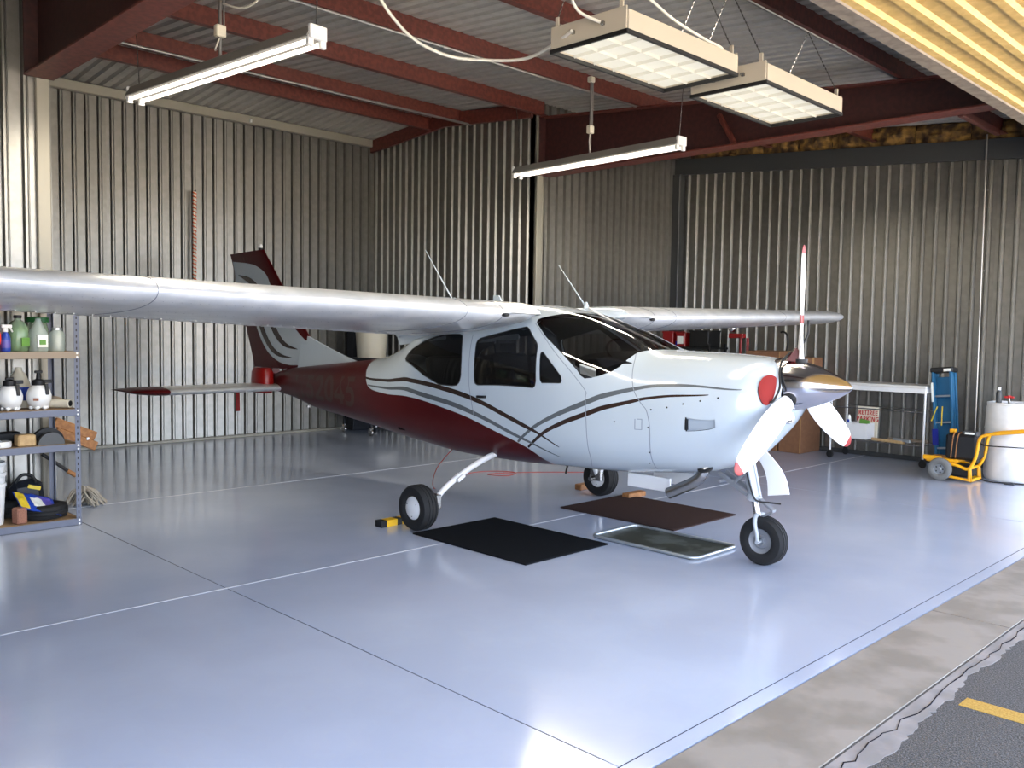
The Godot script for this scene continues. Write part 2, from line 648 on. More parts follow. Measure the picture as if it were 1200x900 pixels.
# ------------------------------------------------------------------ ribbed sheet metal
func ribbed(root: Node3D, n: String, key: String, o: Vector3, d: Vector3, up: Vector3, nrm: Vector3, length: float, bot: Callable, top: Callable, rise := 0.034):
	var pitch := 0.16
	var per := 6
	var ribs := int(ceil(length / pitch))
	var k := 0
	var sheet := 0
	while k < ribs:
		var st := mb()
		for r in range(k, mini(k + per, ribs)):
			var s0 := r * pitch
			var pr := [[0.0, 0.0], [0.044, 0.0], [0.048, -0.010], [0.053, -0.010], [0.063, rise], [0.082, rise], [0.103, -0.002], [0.105, -0.008], [0.109, -0.008], [0.111, 0.0], [0.16, 0.0]]
			for i in 10:
				var a := minf(s0 + pr[i][0], length)
				var b := minf(s0 + pr[i + 1][0], length)
				if b - a < 1e-4:
					continue
				var pa: Vector3 = o + d * a + nrm * pr[i][1]
				var pb: Vector3 = o + d * b + nrm * pr[i + 1][1]
				quad(st, pa + up * bot.call(a), pb + up * bot.call(b), pb + up * top.call(b), pa + up * top.call(a), nrm)
		part(n, st, key + str([0, 1, 0, 2, 1, 0, 2][sheet % 7]), root)
		sheet += 1
		k += per


func ry(z: float) -> float:      # top of the rafters
	return 4.72 - 0.083 * absf(z - RIDGE)


func wall(n: String, label: String, o: Vector3, d: Vector3, nrm: Vector3, length: float, top: Callable, rise := 0.034):
	var w := thing(n, label, "wall", Vector3.ZERO, "", "structure")
	ribbed(w, "panel", "sheet", o, d, Vector3.UP, nrm, length, func(_s): return 0.0, top, rise)
	var st := mb()
	var poly := PackedVector2Array([Vector2(0, -0.2), Vector2(length, -0.2)])
	for i in 9:
		var s := length * (8 - i) / 8.0
		poly.append(Vector2(s, top.call(s)))
	prism(st, poly, Transform3D(Basis(d, Vector3.UP, -nrm), o - nrm * 0.022), 0.12)
	part("backing", st, "sheet_back", w)
	return w


func walls():
	var yb := 4.78
	var w: Node3D = wall("wall_back", "pale ribbed metal back wall behind the tail", V(2.6, 0, -12.23), Vector3.RIGHT, Vector3.BACK, 6.3, func(_s): return yb)
	var st := mb()
	box(st, V(5.73, 4.70, -12.17), V(6.2, 0.13, 0.09))
	part("eave_trim", st, "flashing", w)
	for x in [4.75, 6.55]:
		st = mb()
		box(st, V(x, 4.68, -12.11), V(0.03, 0.045, 0.03))
		part("clip", st, "plastic_white", w)
	st = mb()
	box(st, V(5.73, 0.02, -12.19), V(6.2, 0.04, 0.05))
	part("base_trim", st, "flashing", w)
	# tail bay sides
	wall("wall_right", "dark ribbed metal side wall of the tail bay", V(8.85, 0, -12.23), Vector3.BACK, Vector3.LEFT, 3.78, func(s): return ry(-12.23 + s) + 0.2, 0.02)
	wall("wall_left", "ribbed metal side wall of the tail bay behind the left return wall", V(2.66, 0, -8.50), Vector3.FORWARD, Vector3.RIGHT, 3.78, func(s): return ry(-8.45 - s) + 0.2)
	# the returns
	w = wall("wall_back", "pale ribbed metal return wall lit from the door right of the tail bay", V(8.85, 0, -8.45), Vector3.RIGHT, Vector3.BACK, 3.6, func(_s): return ry(-8.45) + 0.27)
	st = mb()
	box(st, V(8.865, 2.28, -8.43), V(0.13, 4.56, 0.05))
	part("corner_trim", st, "flashing", w)
	w = wall("wall_back", "pale ribbed metal return wall behind the shelving at far left", V(-0.67, 0, -8.45), Vector3.RIGHT, Vector3.BACK, 3.26, func(_s): return ry(-8.45) + 0.27)
	st = mb()
	box(st, V(2.585, 2.35, -8.45), V(0.115, 4.7, 0.075))
	part("corner_trim", st, "flashing", w)
	# wing bay sides
	var wr: Node3D = wall("wall_right", "dark ribbed metal side wall behind the table and the ladder", V(12.14, 0, -8.45), Vector3.BACK, Vector3.LEFT, 6.4, func(s): return 4.23 - 0.075 * s)
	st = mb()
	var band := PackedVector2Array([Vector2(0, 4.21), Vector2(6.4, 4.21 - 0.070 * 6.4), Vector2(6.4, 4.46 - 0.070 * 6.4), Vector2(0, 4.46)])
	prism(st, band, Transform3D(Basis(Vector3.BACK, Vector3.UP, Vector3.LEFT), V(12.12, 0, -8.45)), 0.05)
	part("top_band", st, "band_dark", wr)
	st = mb()
	box(st, V(12.05, 2.1, -8.36), V(0.16, 4.2, 0.16))
	part("corner_trim", st, "band_dark", wr)
	st = mb()
	box(st, V(12.11, 0.03, -5.2), V(0.05, 0.06, 6.4))
	part("base_trim", st, "band_dark", wr)
	st = mb()   # outer skin above the ribbed part, behind the batts
	prism(st, P2([[0, -0.1], [6.45, -0.1], [6.45, 4.35], [0, 4.78]]), Transform3D(Basis(Vector3.BACK, Vector3.UP, Vector3.RIGHT), V(12.28, 0, -8.45)), 0.08)
	part("outer_skin", st, "sheet_back", wr)
	wall("wall_left", "ribbed metal side wall at the left of the wing bay", V(-0.67, 0, -2.05), Vector3.FORWARD, Vector3.RIGHT, 6.4, func(s): return ry(-2.05 - s) + 0.2)
	# a conduit down the right wall
	st = mb()
	tube(st, [V(12.06, 4.19, -3.78), V(12.06, 0.95, -3.76), V(12.06, 0.45, -3.76)], 0.013, 8)
	var c := thing("wall_conduit", "thin grey conduit running down the dark right wall behind the drum", "conduit", V(12.06, 0.0, -3.77))
	part("pipe", st, "conduit", c)
	for y in [1.4, 2.5, 3.5]:
		st = mb()
		box(st, V(12.075, y, -3.77), V(0.02, 0.02, 0.06))
		part("strap", st, "conduit", c)
	# insulation batts between the band and the roof
	var rng := RandomNumberGenerator.new()
	rng.seed = 11
	var nz := FastNoiseLite.new()
	nz.seed = 4
	nz.frequency = 5.0
	nz.fractal_octaves = 3
	var z := -8.2
	var k := 0
	while z < -2.5:
		var l := rng.randf_range(0.5, 0.72)
		st = mb()
		var rings := []
		var ns := 14
		for i in ns + 1:
			var s := float(i) / ns
			var zz := z + l * s
			var bulge := 0.02 + 0.10 * pow(sin(PI * clampf(s, 0.03, 0.97)), 0.4)
			var y0 := 4.44 - 0.070 * (zz + 8.45)
			var y1 := ry(zz) + 0.22
			var ring := []
			for j in 13:
				var a := PI * j / 12.0
				var q := nz.get_noise_3d(zz, a * 0.25, k * 3.0) * 0.07
				ring.append(V(12.2 - (bulge + q) * sin(a) - 0.02, lerpf(y0, y1, (1 - cos(a)) / 2), zz))
			rings.append(ring)
		loft(st, rings, true, true)
		part("insulation_batt", st, "batt", wr)
		z += l + 0.01
		k += 1


# ------------------------------------------------------------------ roof and steel
func roof():
	var c := thing("ceiling", "underside of the ribbed grey metal roof deck", "ceiling", Vector3.ZERO, "", "structure")
	var up := V(0, -0.083, 1).normalized()
	var ub := V(0, -0.083, -1).normalized()
	var nn := V(0, -1, -0.083).normalized()
	var nb := V(0, -1, 0.083).normalized()
	ribbed(c, "deck_sheet", "deck", V(-0.67, ry(-8.45) + 0.2, -8.45), Vector3.RIGHT, up, nn, 12.95, func(_s): return -0.02, func(_s): return 6.35, -0.028)
	ribbed(c, "deck_sheet", "deck", V(2.58, ry(RIDGE) + 0.2, RIDGE), Vector3.RIGHT, up, nn, 6.4, func(_s): return 0.0, func(_s): return 1.91, -0.028)
	ribbed(c, "deck_sheet", "deck", V(2.58, ry(RIDGE) + 0.2, RIDGE), Vector3.RIGHT, ub, nb, 6.4, func(_s): return 0.0, func(_s): return 2.05, -0.028)
	var st := mb()
	prism(st, P2([[-8.6, 4.98 - 0.083 * 1.75], [-2.05, 4.98 - 0.083 * 8.3], [-2.05, 5.06 - 0.083 * 8.3], [-8.6, 5.06 - 0.083 * 1.75]]), Transform3D(Basis(Vector3.BACK, Vector3.UP, Vector3.LEFT), V(12.4, 0, 0)), 13.2)
	prism(st, P2([[-12.4, 4.98 - 0.083 * 2.05], [RIDGE, 4.98], [-8.4, 4.98 - 0.083 * 1.95], [-8.4, 5.06 - 0.083 * 1.95], [RIDGE, 5.06], [-12.4, 5.06 - 0.083 * 2.05]]), Transform3D(Basis(Vector3.BACK, Vector3.UP, Vector3.LEFT), V(9.0, 0, 0)), 6.5)
	part("roof_cover", st, "sheet_back", c)


func beams():
	var r := [["red-brown steel rafter with a deep web over the left of the hangar", 2.55], ["red-brown steel rafter with a deep web over the right of the hangar", 8.92]]
	for e in r:
		var x: float = e[1]
		var t := thing("rafter", e[0], "beam", V(x, 3.77, -5.3), "tapered steel rafters")
		var st := mb()
		var web := P2([[-8.4, 3.79], [-2.3, 3.79], [-2.3, ry(-2.3) - 0.012], [-8.4, ry(-8.4) - 0.012]])
		prism(st, web, Transform3D(Basis(Vector3.BACK, Vector3.UP, Vector3.LEFT), V(x + 0.006, 0, 0)), 0.012)
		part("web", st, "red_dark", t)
		st = mb()
		box(st, V(x, 3.78, -5.35), V(0.24, 0.018, 6.1), Basis(), 0.002)
		part("bottom_flange", st, "red_steel", t)
		st = mb()
		bar(st, V(x, ry(-8.4) - 0.01, -8.4), V(x, ry(-2.3) - 0.01, -2.3), 0.24, 0.016, Vector3.UP, 0.002)
		part("top_flange", st, "red_steel", t)
		st = mb()
		box(st, V(x, (3.77 + ry(-8.4)) / 2, -8.385), V(0.24, ry(-8.4) - 3.77, 0.018), Basis(), 0.002)
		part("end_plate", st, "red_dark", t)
		st = mb()
		bar(st, V(x - 0.03, 4.16, -5.64), V(x - 0.08, 3.80, -5.40), 0.05, 0.05)
		part("brace", st, "red_steel", t)
	# purlins on the rafters
	var pz := [[-10.68, 2.6, 8.85, "last red purlin before the back wall"], [-9.98, 2.6, 8.85, "red purlin just in front of the roof ridge"], [-8.36, -0.6, 8.86, "red purlin above the left and right return walls"], [-6.80, -0.6, 12.2, "red purlin over the aircraft's cabin, carrying the conduit with the drop box"], [-5.25, -0.6, 12.2, "red purlin hidden in part by the square lamps"], [-3.62, -0.6, 12.2, "red purlin nearest the open door"]]
	for p in pz:
		var z: float = p[0]
		var st := mb()
		var y := ry(z) + 0.004
		# a Z section: foot, web, head
		var prof := P2([[0, 0], [0.075, 0], [0.075, 0.008], [0.008, 0.008], [0.008, 0.192], [0.008, 0.2], [-0.067, 0.2], [-0.067, 0.192], [0, 0.192]])
		prism(st, prof, Transform3D(Basis(Vector3.BACK, Vector3.UP, Vector3.LEFT), V(p[2], y, z)), p[2] - p[1])
		single("purlin", st, "red_steel", p[3], "beam", "roof purlins")
	var rk := mb()
	for e in [[-12.2, RIDGE], [RIDGE, -8.5]]:
		bar(rk, V(8.775, ry(e[0]) + 0.085, e[0]), V(8.775, ry(e[1]) + 0.085, e[1]), 0.06, 0.2)
	single("rake_channel", rk, "red_steel", "red steel channel along the sloping top of the tail bay's dark side wall", "beam")
	# a short brace by the far right corner
	rk = mb()
	bar(rk, V(9.85, 3.98, -3.35), V(11.7, 4.12, -3.55), 0.06, 0.07)
	single("corner_brace", rk, "red_steel", "short red steel strut above the dark right wall by the door", "beam")
	# conduits under the purlins
	var cz := [[-9.77, 4.655, 2.7, 8.8, "grey conduit under the purlins by the ridge"], [-6.76, 4.42, -0.4, 9.0, "grey conduit along the purlin above the cabin"], [-3.60, 4.17, -0.4, 9.4, "grey conduit along the purlin nearest the door"]]
	for q in cz:
		var t := thing("ceiling_conduit", q[4], "conduit", V(q[2], q[1], q[0]), "ceiling conduits")
		var st := mb()
		tube(st, [V(q[2], q[1], q[0]), V((q[2] + q[3]) / 2, q[1], q[0]), V(q[3], q[1], q[0])], 0.017, 8)
		part("pipe", st, "conduit", t)
		var x: float = q[2] + 1.0
		while x < q[3]:
			st = mb()
			tube(st, [V(x, q[1], q[0]), V(x + 0.06, q[1], q[0])], 0.024, 8)
			part("coupling", st, "conduit", t)
			x += 1.7


# ------------------------------------------------------------------ the door, swung up over the apron
func door_leaf():
	var t := thing("door_1", "yellow ribbed hangar door swung up flat above the apron", "door", V(5.7, 3.6, -1.0), "", "structure")
	var x0 := -0.9
	var x1 := 12.6
	var z0 := -2.40
	var z1 := 1.5
	var st := mb()
	var p := 0.21
	var k := 0
	while z0 + k * p < z1 - 0.05:
		var z := z0 + k * p
		st = mb()
		var pr := [[0.0, 0.0], [0.055, 0.0], [0.075, 0.025], [0.195, 0.025], [0.21, 0.0]]
		for i in 4:
			var a := z + float(pr[i][0])
			var b := z + float(pr[i + 1][0])
			quad(st, V(x0, 3.6 + pr[i][1], a), V(x1, 3.6 + pr[i][1], a), V(x1, 3.6 + pr[i + 1][1], b), V(x0, 3.6 + pr[i + 1][1], b), Vector3.DOWN)
		part("panel", st, "yellow_door", t)
		k += 1
	st = mb()
	box(st, V(5.85, 3.70, (z0 + z1) / 2), V(13.5, 0.05, z1 - z0), Basis(), 0.0)
	part("outer_skin", st, "sheet_back", t)
	st = mb()
	box(st, V(5.85, 3.66, z0 - 0.065), V(13.5, 0.14, 0.13))
	part("edge_frame", st, "door_frame", t)
	st = mb()
	box(st, V(5.85, 3.66, z1 + 0.06), V(13.5, 0.14, 0.1))
	part("edge_frame", st, "door_frame", t)
	for q in [[6.35, -1.94], [7.75, -1.92]]:
		st = mb()
		box(st, V(q[0], 3.63, q[1]), V(0.03, 0.05, 0.012))
		part("latch", st, "black", t)
	# the header above the opening
	st = mb()
	box(st, V(5.765, 4.03, -2.12), V(12.9, 0.55, 0.14))
	single("trim_1", st, "door_frame", "steel header above the open hangar door", "header", "", "structure")


# ------------------------------------------------------------------ lamps
func area(parent: Node3D, at: Vector3, sx: float, sz: float, e: float, c: Color):
	var l := AreaLight3D.new()
	l.name = "light"
	l.area_size = Vector2(sx, sz)
	l.light_energy = e
	l.light_color = c
	l.area_range = 20.0
	l.area_attenuation = 2.0
	l.shadow_enabled = true
	parent.add_child(l, true)
	l.position = at
	l.rotation_degrees = Vector3(-90, 0, 0)


func troffer(at: Vector3, turn: float, label: String):
	var t := thing("troffer_lamp", label, "lamp", Vector3.ZERO, "square gridded ceiling lamps")
	var L := 1.25
	var W := 0.63
	var H := 0.135
	var st := mb()
	for s in [-1.0, 1.0]:
		box(st, V(0, H / 2, s * (W / 2 - 0.006)), V(L - 0.02, H, 0.012), Basis(), 0.002)
		box(st, V(s * (L / 2 - 0.006), H / 2 + 0.01, 0), V(0.012, H + 0.02, W - 0.02), Basis(), 0.002)
	box(st, V(0, H - 0.006, 0), V(L - 0.02, 0.012, W - 0.02), Basis(), 0.002)
	part("housing", st, "lamp_white", t)
	st = mb()
	for s in [-1.0, 1.0]:
		box(st, V(0, 0.006, s * (W / 2 - 0.008)), V(L, 0.026, 0.020), Basis(), 0.002)
		box(st, V(s * (L / 2 - 0.008), 0.006, 0), V(0.020, 0.026, W), Basis(), 0.002)
	part("black_rim", st, "lamp_black", t)
	st = mb()
	box(st, V(0, 0.034, 0), V(L - 0.03, 0.006, W - 0.03), Basis(), 0.0)
	part("lamp_panel", st, "panel_glow", t)
	var nx := 6
	var nzc := 3
	var cw := (L - 0.036) / nx
	var cd := (W - 0.036) / nzc
	for i in range(1, nx):
		st = mb()
		prism(st, P2([[-0.011, 0.030], [0.011, 0.030], [0.002, 0.012], [-0.002, 0.012]]), Transform3D(Basis(), V(-L / 2 + 0.018 + cw * i, 0, -W / 2 + 0.02)), W - 0.04)
		part("lens_rib", st, "rib_glow", t)
	for j in range(1, nzc):
		st = mb()
		prism(st, P2([[-0.011, 0.030], [0.011, 0.030], [0.002, 0.012], [-0.002, 0.012]]), Transform3D(Basis(Vector3.FORWARD, Vector3.UP, Vector3.RIGHT), V(-L / 2 + 0.02, 0, -W / 2 + 0.018 + cd * j)), L - 0.04)
		part("lens_rib", st, "rib_glow", t)
	for sx in [-1.0, 1.0]:
		for sz in [-1.0, 1.0]:
			st = mb()
			box(st, V(sx * (L / 2 - 0.01), 0.17, sz * 0.26), V(0.012, 0.09, 0.03), Basis(), 0.002)
			part("hanger_bracket", st, "lamp_white", t)
			st = mb()
			var flip := false
			var top := V(sx * 0.62, 0.72, 0.0)
			var from := V(sx * (L / 2 - 0.01), 0.2, sz * 0.26)
			var m := 34
			for i in m:
				var a := from.lerp(top, float(i) / m)
				var b := from.lerp(top, (i + 0.9) / m)
				bar(st, a, b, 0.010 if flip else 0.003, 0.003 if flip else 0.010, Vector3.BACK, 0.0)
				flip = not flip
			part("chain", st, "steel", t).set_meta("kind", "stuff")
	for s in [-0.11, 0.13]:
		st = mb()
		box(st, V(-L / 2 - 0.008, 0.085, s), V(0.02, 0.025, 0.025), Basis(), 0.003)
		tube(st, [V(-L / 2 - 0.005, 0.085, s), V(-L / 2 - 0.035, 0.085, s)], 0.009, 8)
		part("cable_clamp", st, "steel", t)
	area(t, V(0, -0.012, 0), L - 0.06, W - 0.06, 1.0, Color(1.0, 0.94, 0.84))
	t.position = at
	t.rotation.y = turn
	return t


func shop_light(at: Vector3, turn: float, label: String):
	# along local z, its tubes hanging below
	var t := thing("tube_lamp", label, "lamp", Vector3.ZERO, "hanging two-tube lamps")
	var L := 2.44
	var st := mb()
	prism(st, P2([[-0.085, 0.012], [-0.078, 0.006], [-0.02, 0.022], [0.02, 0.022], [0.078, 0.006], [0.085, 0.012], [0.05, 0.085], [-0.05, 0.085]]), Transform3D(Basis(), V(0, 0, -L / 2)), L)
	part("reflector", st, "lamp_grey", t)
	for s in [-1.0, 1.0]:
		st = mb()
		tube(st, [V(s * 0.05, -0.012, -L / 2 + 0.03), V(s * 0.05, -0.012, L / 2 - 0.03)], 0.016, 12)
		part("lamp_tube", st, "tube_glow", t)
		st = mb()
		box(st, V(0, 0.045, s * (L / 2 + 0.004)), V(0.135, 0.09, 0.03))
		for q in [-1.0, 1.0]:
			box(st, V(q * 0.05, -0.012, s * (L / 2 - 0.012)), V(0.045, 0.065, 0.03))
		part("end_cap", st, "plastic_white", t)
	for s in [-1.0, 1.0]:
		st = mb()
		tube(st, [V(0.02, 0.08, s * 1.18), V(0.015, 0.5, s * 1.21), V(0.0, 0.8, s * 1.25)], 0.004, 6)
		part("hanger_wire", st, "steel", t)
	area(t, V(0, -0.035, 0), 0.15, L - 0.1, 3.2, Color(1.0, 0.96, 0.88))
	t.position = at
	t.rotation.y = turn
	return t


func lamps():
	shop_light(V(3.12, 3.53, -6.30), 0.085, "left two-tube lamp hanging in front of the pale back wall")
	shop_light(V(7.555, 3.53, -6.40), -0.05, "two-tube lamp hanging over the cabin in front of the right rafter")
	troffer(V(4.88, 3.45, -3.66), 0.0, "gridded square lamp nearer the camera with a white cable looped over it")
	troffer(V(6.33, 3.43, -3.57), 0.02, "gridded square lamp farther right in front of the deep rafter web")
	# drops with switch boxes
	for q in [[V(3.1, 3.62, -6.18), 4.35, 3.80, "conduit drop with a pale switch box above the left two-tube lamp"], [V(7.55, 3.62, -6.42), 4.42, 3.88, "conduit drop with a pale switch box above the two-tube lamp over the cabin"]]:
		var p: Vector3 = q[0]
		var t := thing("lamp_drop", q[3], "conduit", p, "lamp drops")
		var st := mb()
		tube(st, [p, V(p.x, q[1], p.z)], 0.013, 8)
		tube(st, [V(p.x + 0.03, q[2], p.z), V(p.x + 0.03, q[1], p.z)], 0.008, 8)
		part("pipe", st, "conduit", t)
		st = mb()
		box(st, V(p.x, q[2], p.z), V(0.075, 0.085, 0.055))
		part("switch_box", st, "plastic_cream", t)
		st = mb()
		tube(st, smooth([V(p.x, q[2] - 0.04, p.z), V(p.x - 0.05, q[2] - 0.14, p.z + 0.03), V(p.x - 0.06, p.y + 0.02, p.z + 0.05)]), 0.006, 6)
		part("pigtail", st, "cable_white", t)
		st = mb()
		box(st, V(p.x, q[1], p.z), V(0.07, 0.06, 0.06))
		part("top_box", st, "plastic_cream", t)
	var st2 := mb()
	tube(st2, smooth([V(3.12, 4.0, -6.17), V(3.2, 3.95, -6.0), V(3.25, 4.02, -5.8), V(3.3, 4.2, -5.6)]), 0.008, 6)
	single("lamp_cable", st2, "cable_white", "short white cable curving up from the left lamp's switch box", "cable")
	st2 = mb()
	tube(st2, smooth([V(3.35, 4.42, -4.7), V(3.4, 3.95, -4.78), V(3.72, 3.66, -4.82), V(4.05, 3.56, -4.78), V(4.32, 3.55, -4.62), V(4.42, 3.53, -4.35), V(4.3, 3.52, -3.98), V(4.225, 3.535, -3.76)], 8), 0.011, 8)
	single("supply_cable", st2, "cable_white", "white supply cable sagging across the ceiling to the nearer square lamp", "cable")
	st2 = mb()
	tube(st2, smooth([V(4.225, 3.535, -3.53), V(4.12, 3.6, -3.62), V(4.05, 3.70, -3.6), V(4.2, 3.76, -3.45), V(4.45, 3.72, -3.38), V(4.75, 3.64, -3.36), V(5.1, 3.605, -3.36), V(5.35, 3.60, -3.38), V(5.55, 3.56, -3.50), V(5.69, 3.515, -3.52)], 8), 0.010, 8)
	single("link_cable", st2, "cable_white", "white cable looping over the nearer square lamp to the farther one", "cable")


# ------------------------------------------------------------------ the aircraft
# stations along the fuselage: z, top, bottom, half width, height of the widest line, exponents above and below it
var ST := [
	[-10.15, 1.02, 0.90, 0.03, 0.96, 2.0, 2.0], [-9.8, 1.12, 0.84, 0.10, 0.97, 2.2, 2.2], [-9.4, 1.18, 0.80, 0.17, 0.98, 2.3, 2.3],
	[-8.9, 1.225, 0.715, 0.24, 0.97, 2.4, 2.4], [-8.2, 1.29, 0.66, 0.34, 0.97, 2.5, 2.5], [-7.75, 1.335, 0.625, 0.40, 0.97, 2.5, 2.6],
	[-7.4, 1.39, 0.60, 0.455, 0.97, 2.4, 2.7], [-7.0, 1.55, 0.562, 0.51, 0.97, 2.3, 2.8], [-6.6, 1.78, 0.535, 0.555, 0.97, 2.5, 2.9],
	[-6.0, 1.88, 0.50, 0.60, 0.98, 3.0, 3.0], [-5.4, 1.89, 0.505, 0.615, 0.98, 3.0, 3.0], [-4.9, 1.83, 0.525, 0.615, 1.0, 2.8, 3.0],
	[-4.4, 1.69, 0.545, 0.60, 1.0, 2.5, 3.0], [-3.9, 1.525, 0.59, 0.565, 1.03, 2.6, 2.9], [-3.6, 1.52, 0.625, 0.54, 1.05, 2.6, 2.8],
	[-3.35, 1.51, 0.715, 0.50, 1.07, 2.6, 2.6], [-3.15, 1.495, 0.90, 0.45, 1.14, 2.5, 2.3], [-3.02, 1.45, 1.065, 0.34, 1.2, 2.4, 2.1],
	[-2.965, 1.36, 1.14, 0.19, 1.25, 2.2, 2.0]]
var sec_cache := {}
const SV := 2.0


func slope(k: int, c: int) -> float:
	var n := ST.size()
	if k == 0:
		return (ST[1][c] - ST[0][c]) / (ST[1][0] - ST[0][0])
	if k == n - 1:
		return (ST[k][c] - ST[k - 1][c]) / (ST[k][0] - ST[k - 1][0])
	var a: float = (ST[k][c] - ST[k - 1][c]) / (ST[k][0] - ST[k - 1][0])
	var b: float = (ST[k + 1][c] - ST[k][c]) / (ST[k + 1][0] - ST[k][0])
	return 2 * a * b / (a + b + 1e-12) if a * b > 0 else 0.0


func station(z: float) -> Array:
	var key := int(round(z * 20000))
	if sec_cache.has(key):
		return sec_cache[key]
	var n := ST.size()
	var i := 0
	while i < n - 2 and ST[i + 1][0] < z:
		i += 1
	var h: float = ST[i + 1][0] - ST[i][0]
	var t := clampf((z - ST[i][0]) / h, 0, 1)
	var t2 := t * t
	var t3 := t2 * t
	var o := []
	for c in range(1, 7):
		o.append((2 * t3 - 3 * t2 + 1) * ST[i][c] + (t3 - 2 * t2 + t) * h * slope(i, c) + (-2 * t3 + 3 * t2) * ST[i + 1][c] + (t3 - t2) * h * slope(i + 1, c))
	sec_cache[key] = o
	return o


func fp(z: float, v: float, side := -1.0) -> Vector3:
	# a point of the skin: v runs from the keel (0) up to the spine (1)
	var s := station(z)
	var y: float = s[1] + (s[0] - s[1]) * (1 - cos(PI * v)) / 2
	var q: float = (y - s[3]) / (s[0] - s[3]) if y > s[3] else (s[3] - y) / (s[3] - s[1])
	var n: float = s[4] if y > s[3] else s[5]
	return V(CX + side * s[2] * pow(maxf(1 - pow(q, n), 0), 1.0 / n), y, z)


func fn(z: float, v: float, side := -1.0) -> Vector3:
	var vv := clampf(v, 0.006, 0.994)
	var zz := clampf(z, -10.13, -2.975)
	var n := (fp(zz + 0.012, vv, side) - fp(zz - 0.012, vv, side)).cross(fp(zz, vv + 0.005, side) - fp(zz, vv - 0.005, side)).normalized()
	var s := station(zz)
	if n.dot(fp(zz, vv, side) - V(CX, (s[0] + s[1]) / 2, zz)) < 0:
		n = -n
	if v < 0.001 or v > 0.999:
		n.x = 0
		n = n.normalized()
	return n


func skin(st: SurfaceTool, poly: PackedVector2Array, off := 0.0, inward := false, sides := [-1.0, 1.0]):
	if poly.size() < 3:
		return
	var id := Geometry2D.triangulate_polygon(poly)
	for side in sides:
		var p := []
		var n := []
		for q in poly:
			var v := clampf(q.y / SV, 0, 1)
			var nn := fn(q.x, v, side)
			p.append(fp(q.x, v, side) + nn * off)
			n.append(-nn if inward else nn)
		for i in range(0, id.size(), 3):
			tri(st, p[id[i]], p[id[i + 1]], p[id[i + 2]], n[id[i]], n[id[i + 1]], n[id[i + 2]])


func zv(a: Array, per := 0) -> PackedVector2Array:
	var pts := []
	for q in a:
		pts.append(Vector2(q[0], q[1] * SV))
	if per:
		pts = smooth(pts, per)
	return P2(pts)


func ribbon(a: Array, w0: float, w1: float, taper_end := true) -> PackedVector2Array:
	# a stripe along a curve, w wide, pointed at its far end
	var c := smooth(Array(zv(a)), 5)
	var l := []
	var r := []
	for i in c.size():
		var t: Vector2 = (c[mini(i + 1, c.size() - 1)] - c[maxi(i - 1, 0)]).normalized()
		var s := float(i) / (c.size() - 1)
		var w := lerpf(w0, w1, minf(s * 2.5, 1.0))
		if taper_end:
			w *= sqrt(maxf(0.004, minf(1.0, (1 - s) * 2.0)))
		var n := Vector2(-t.y, t.x) * w / 2
		l.append(c[i] + n)
		r.push_front(c[i] - n)
	return P2(l + r)


func bounds(p: PackedVector2Array) -> Rect2:
	var r := Rect2(p[0], Vector2.ZERO)
	for q in p:
		r = r.expand(q)
	return r


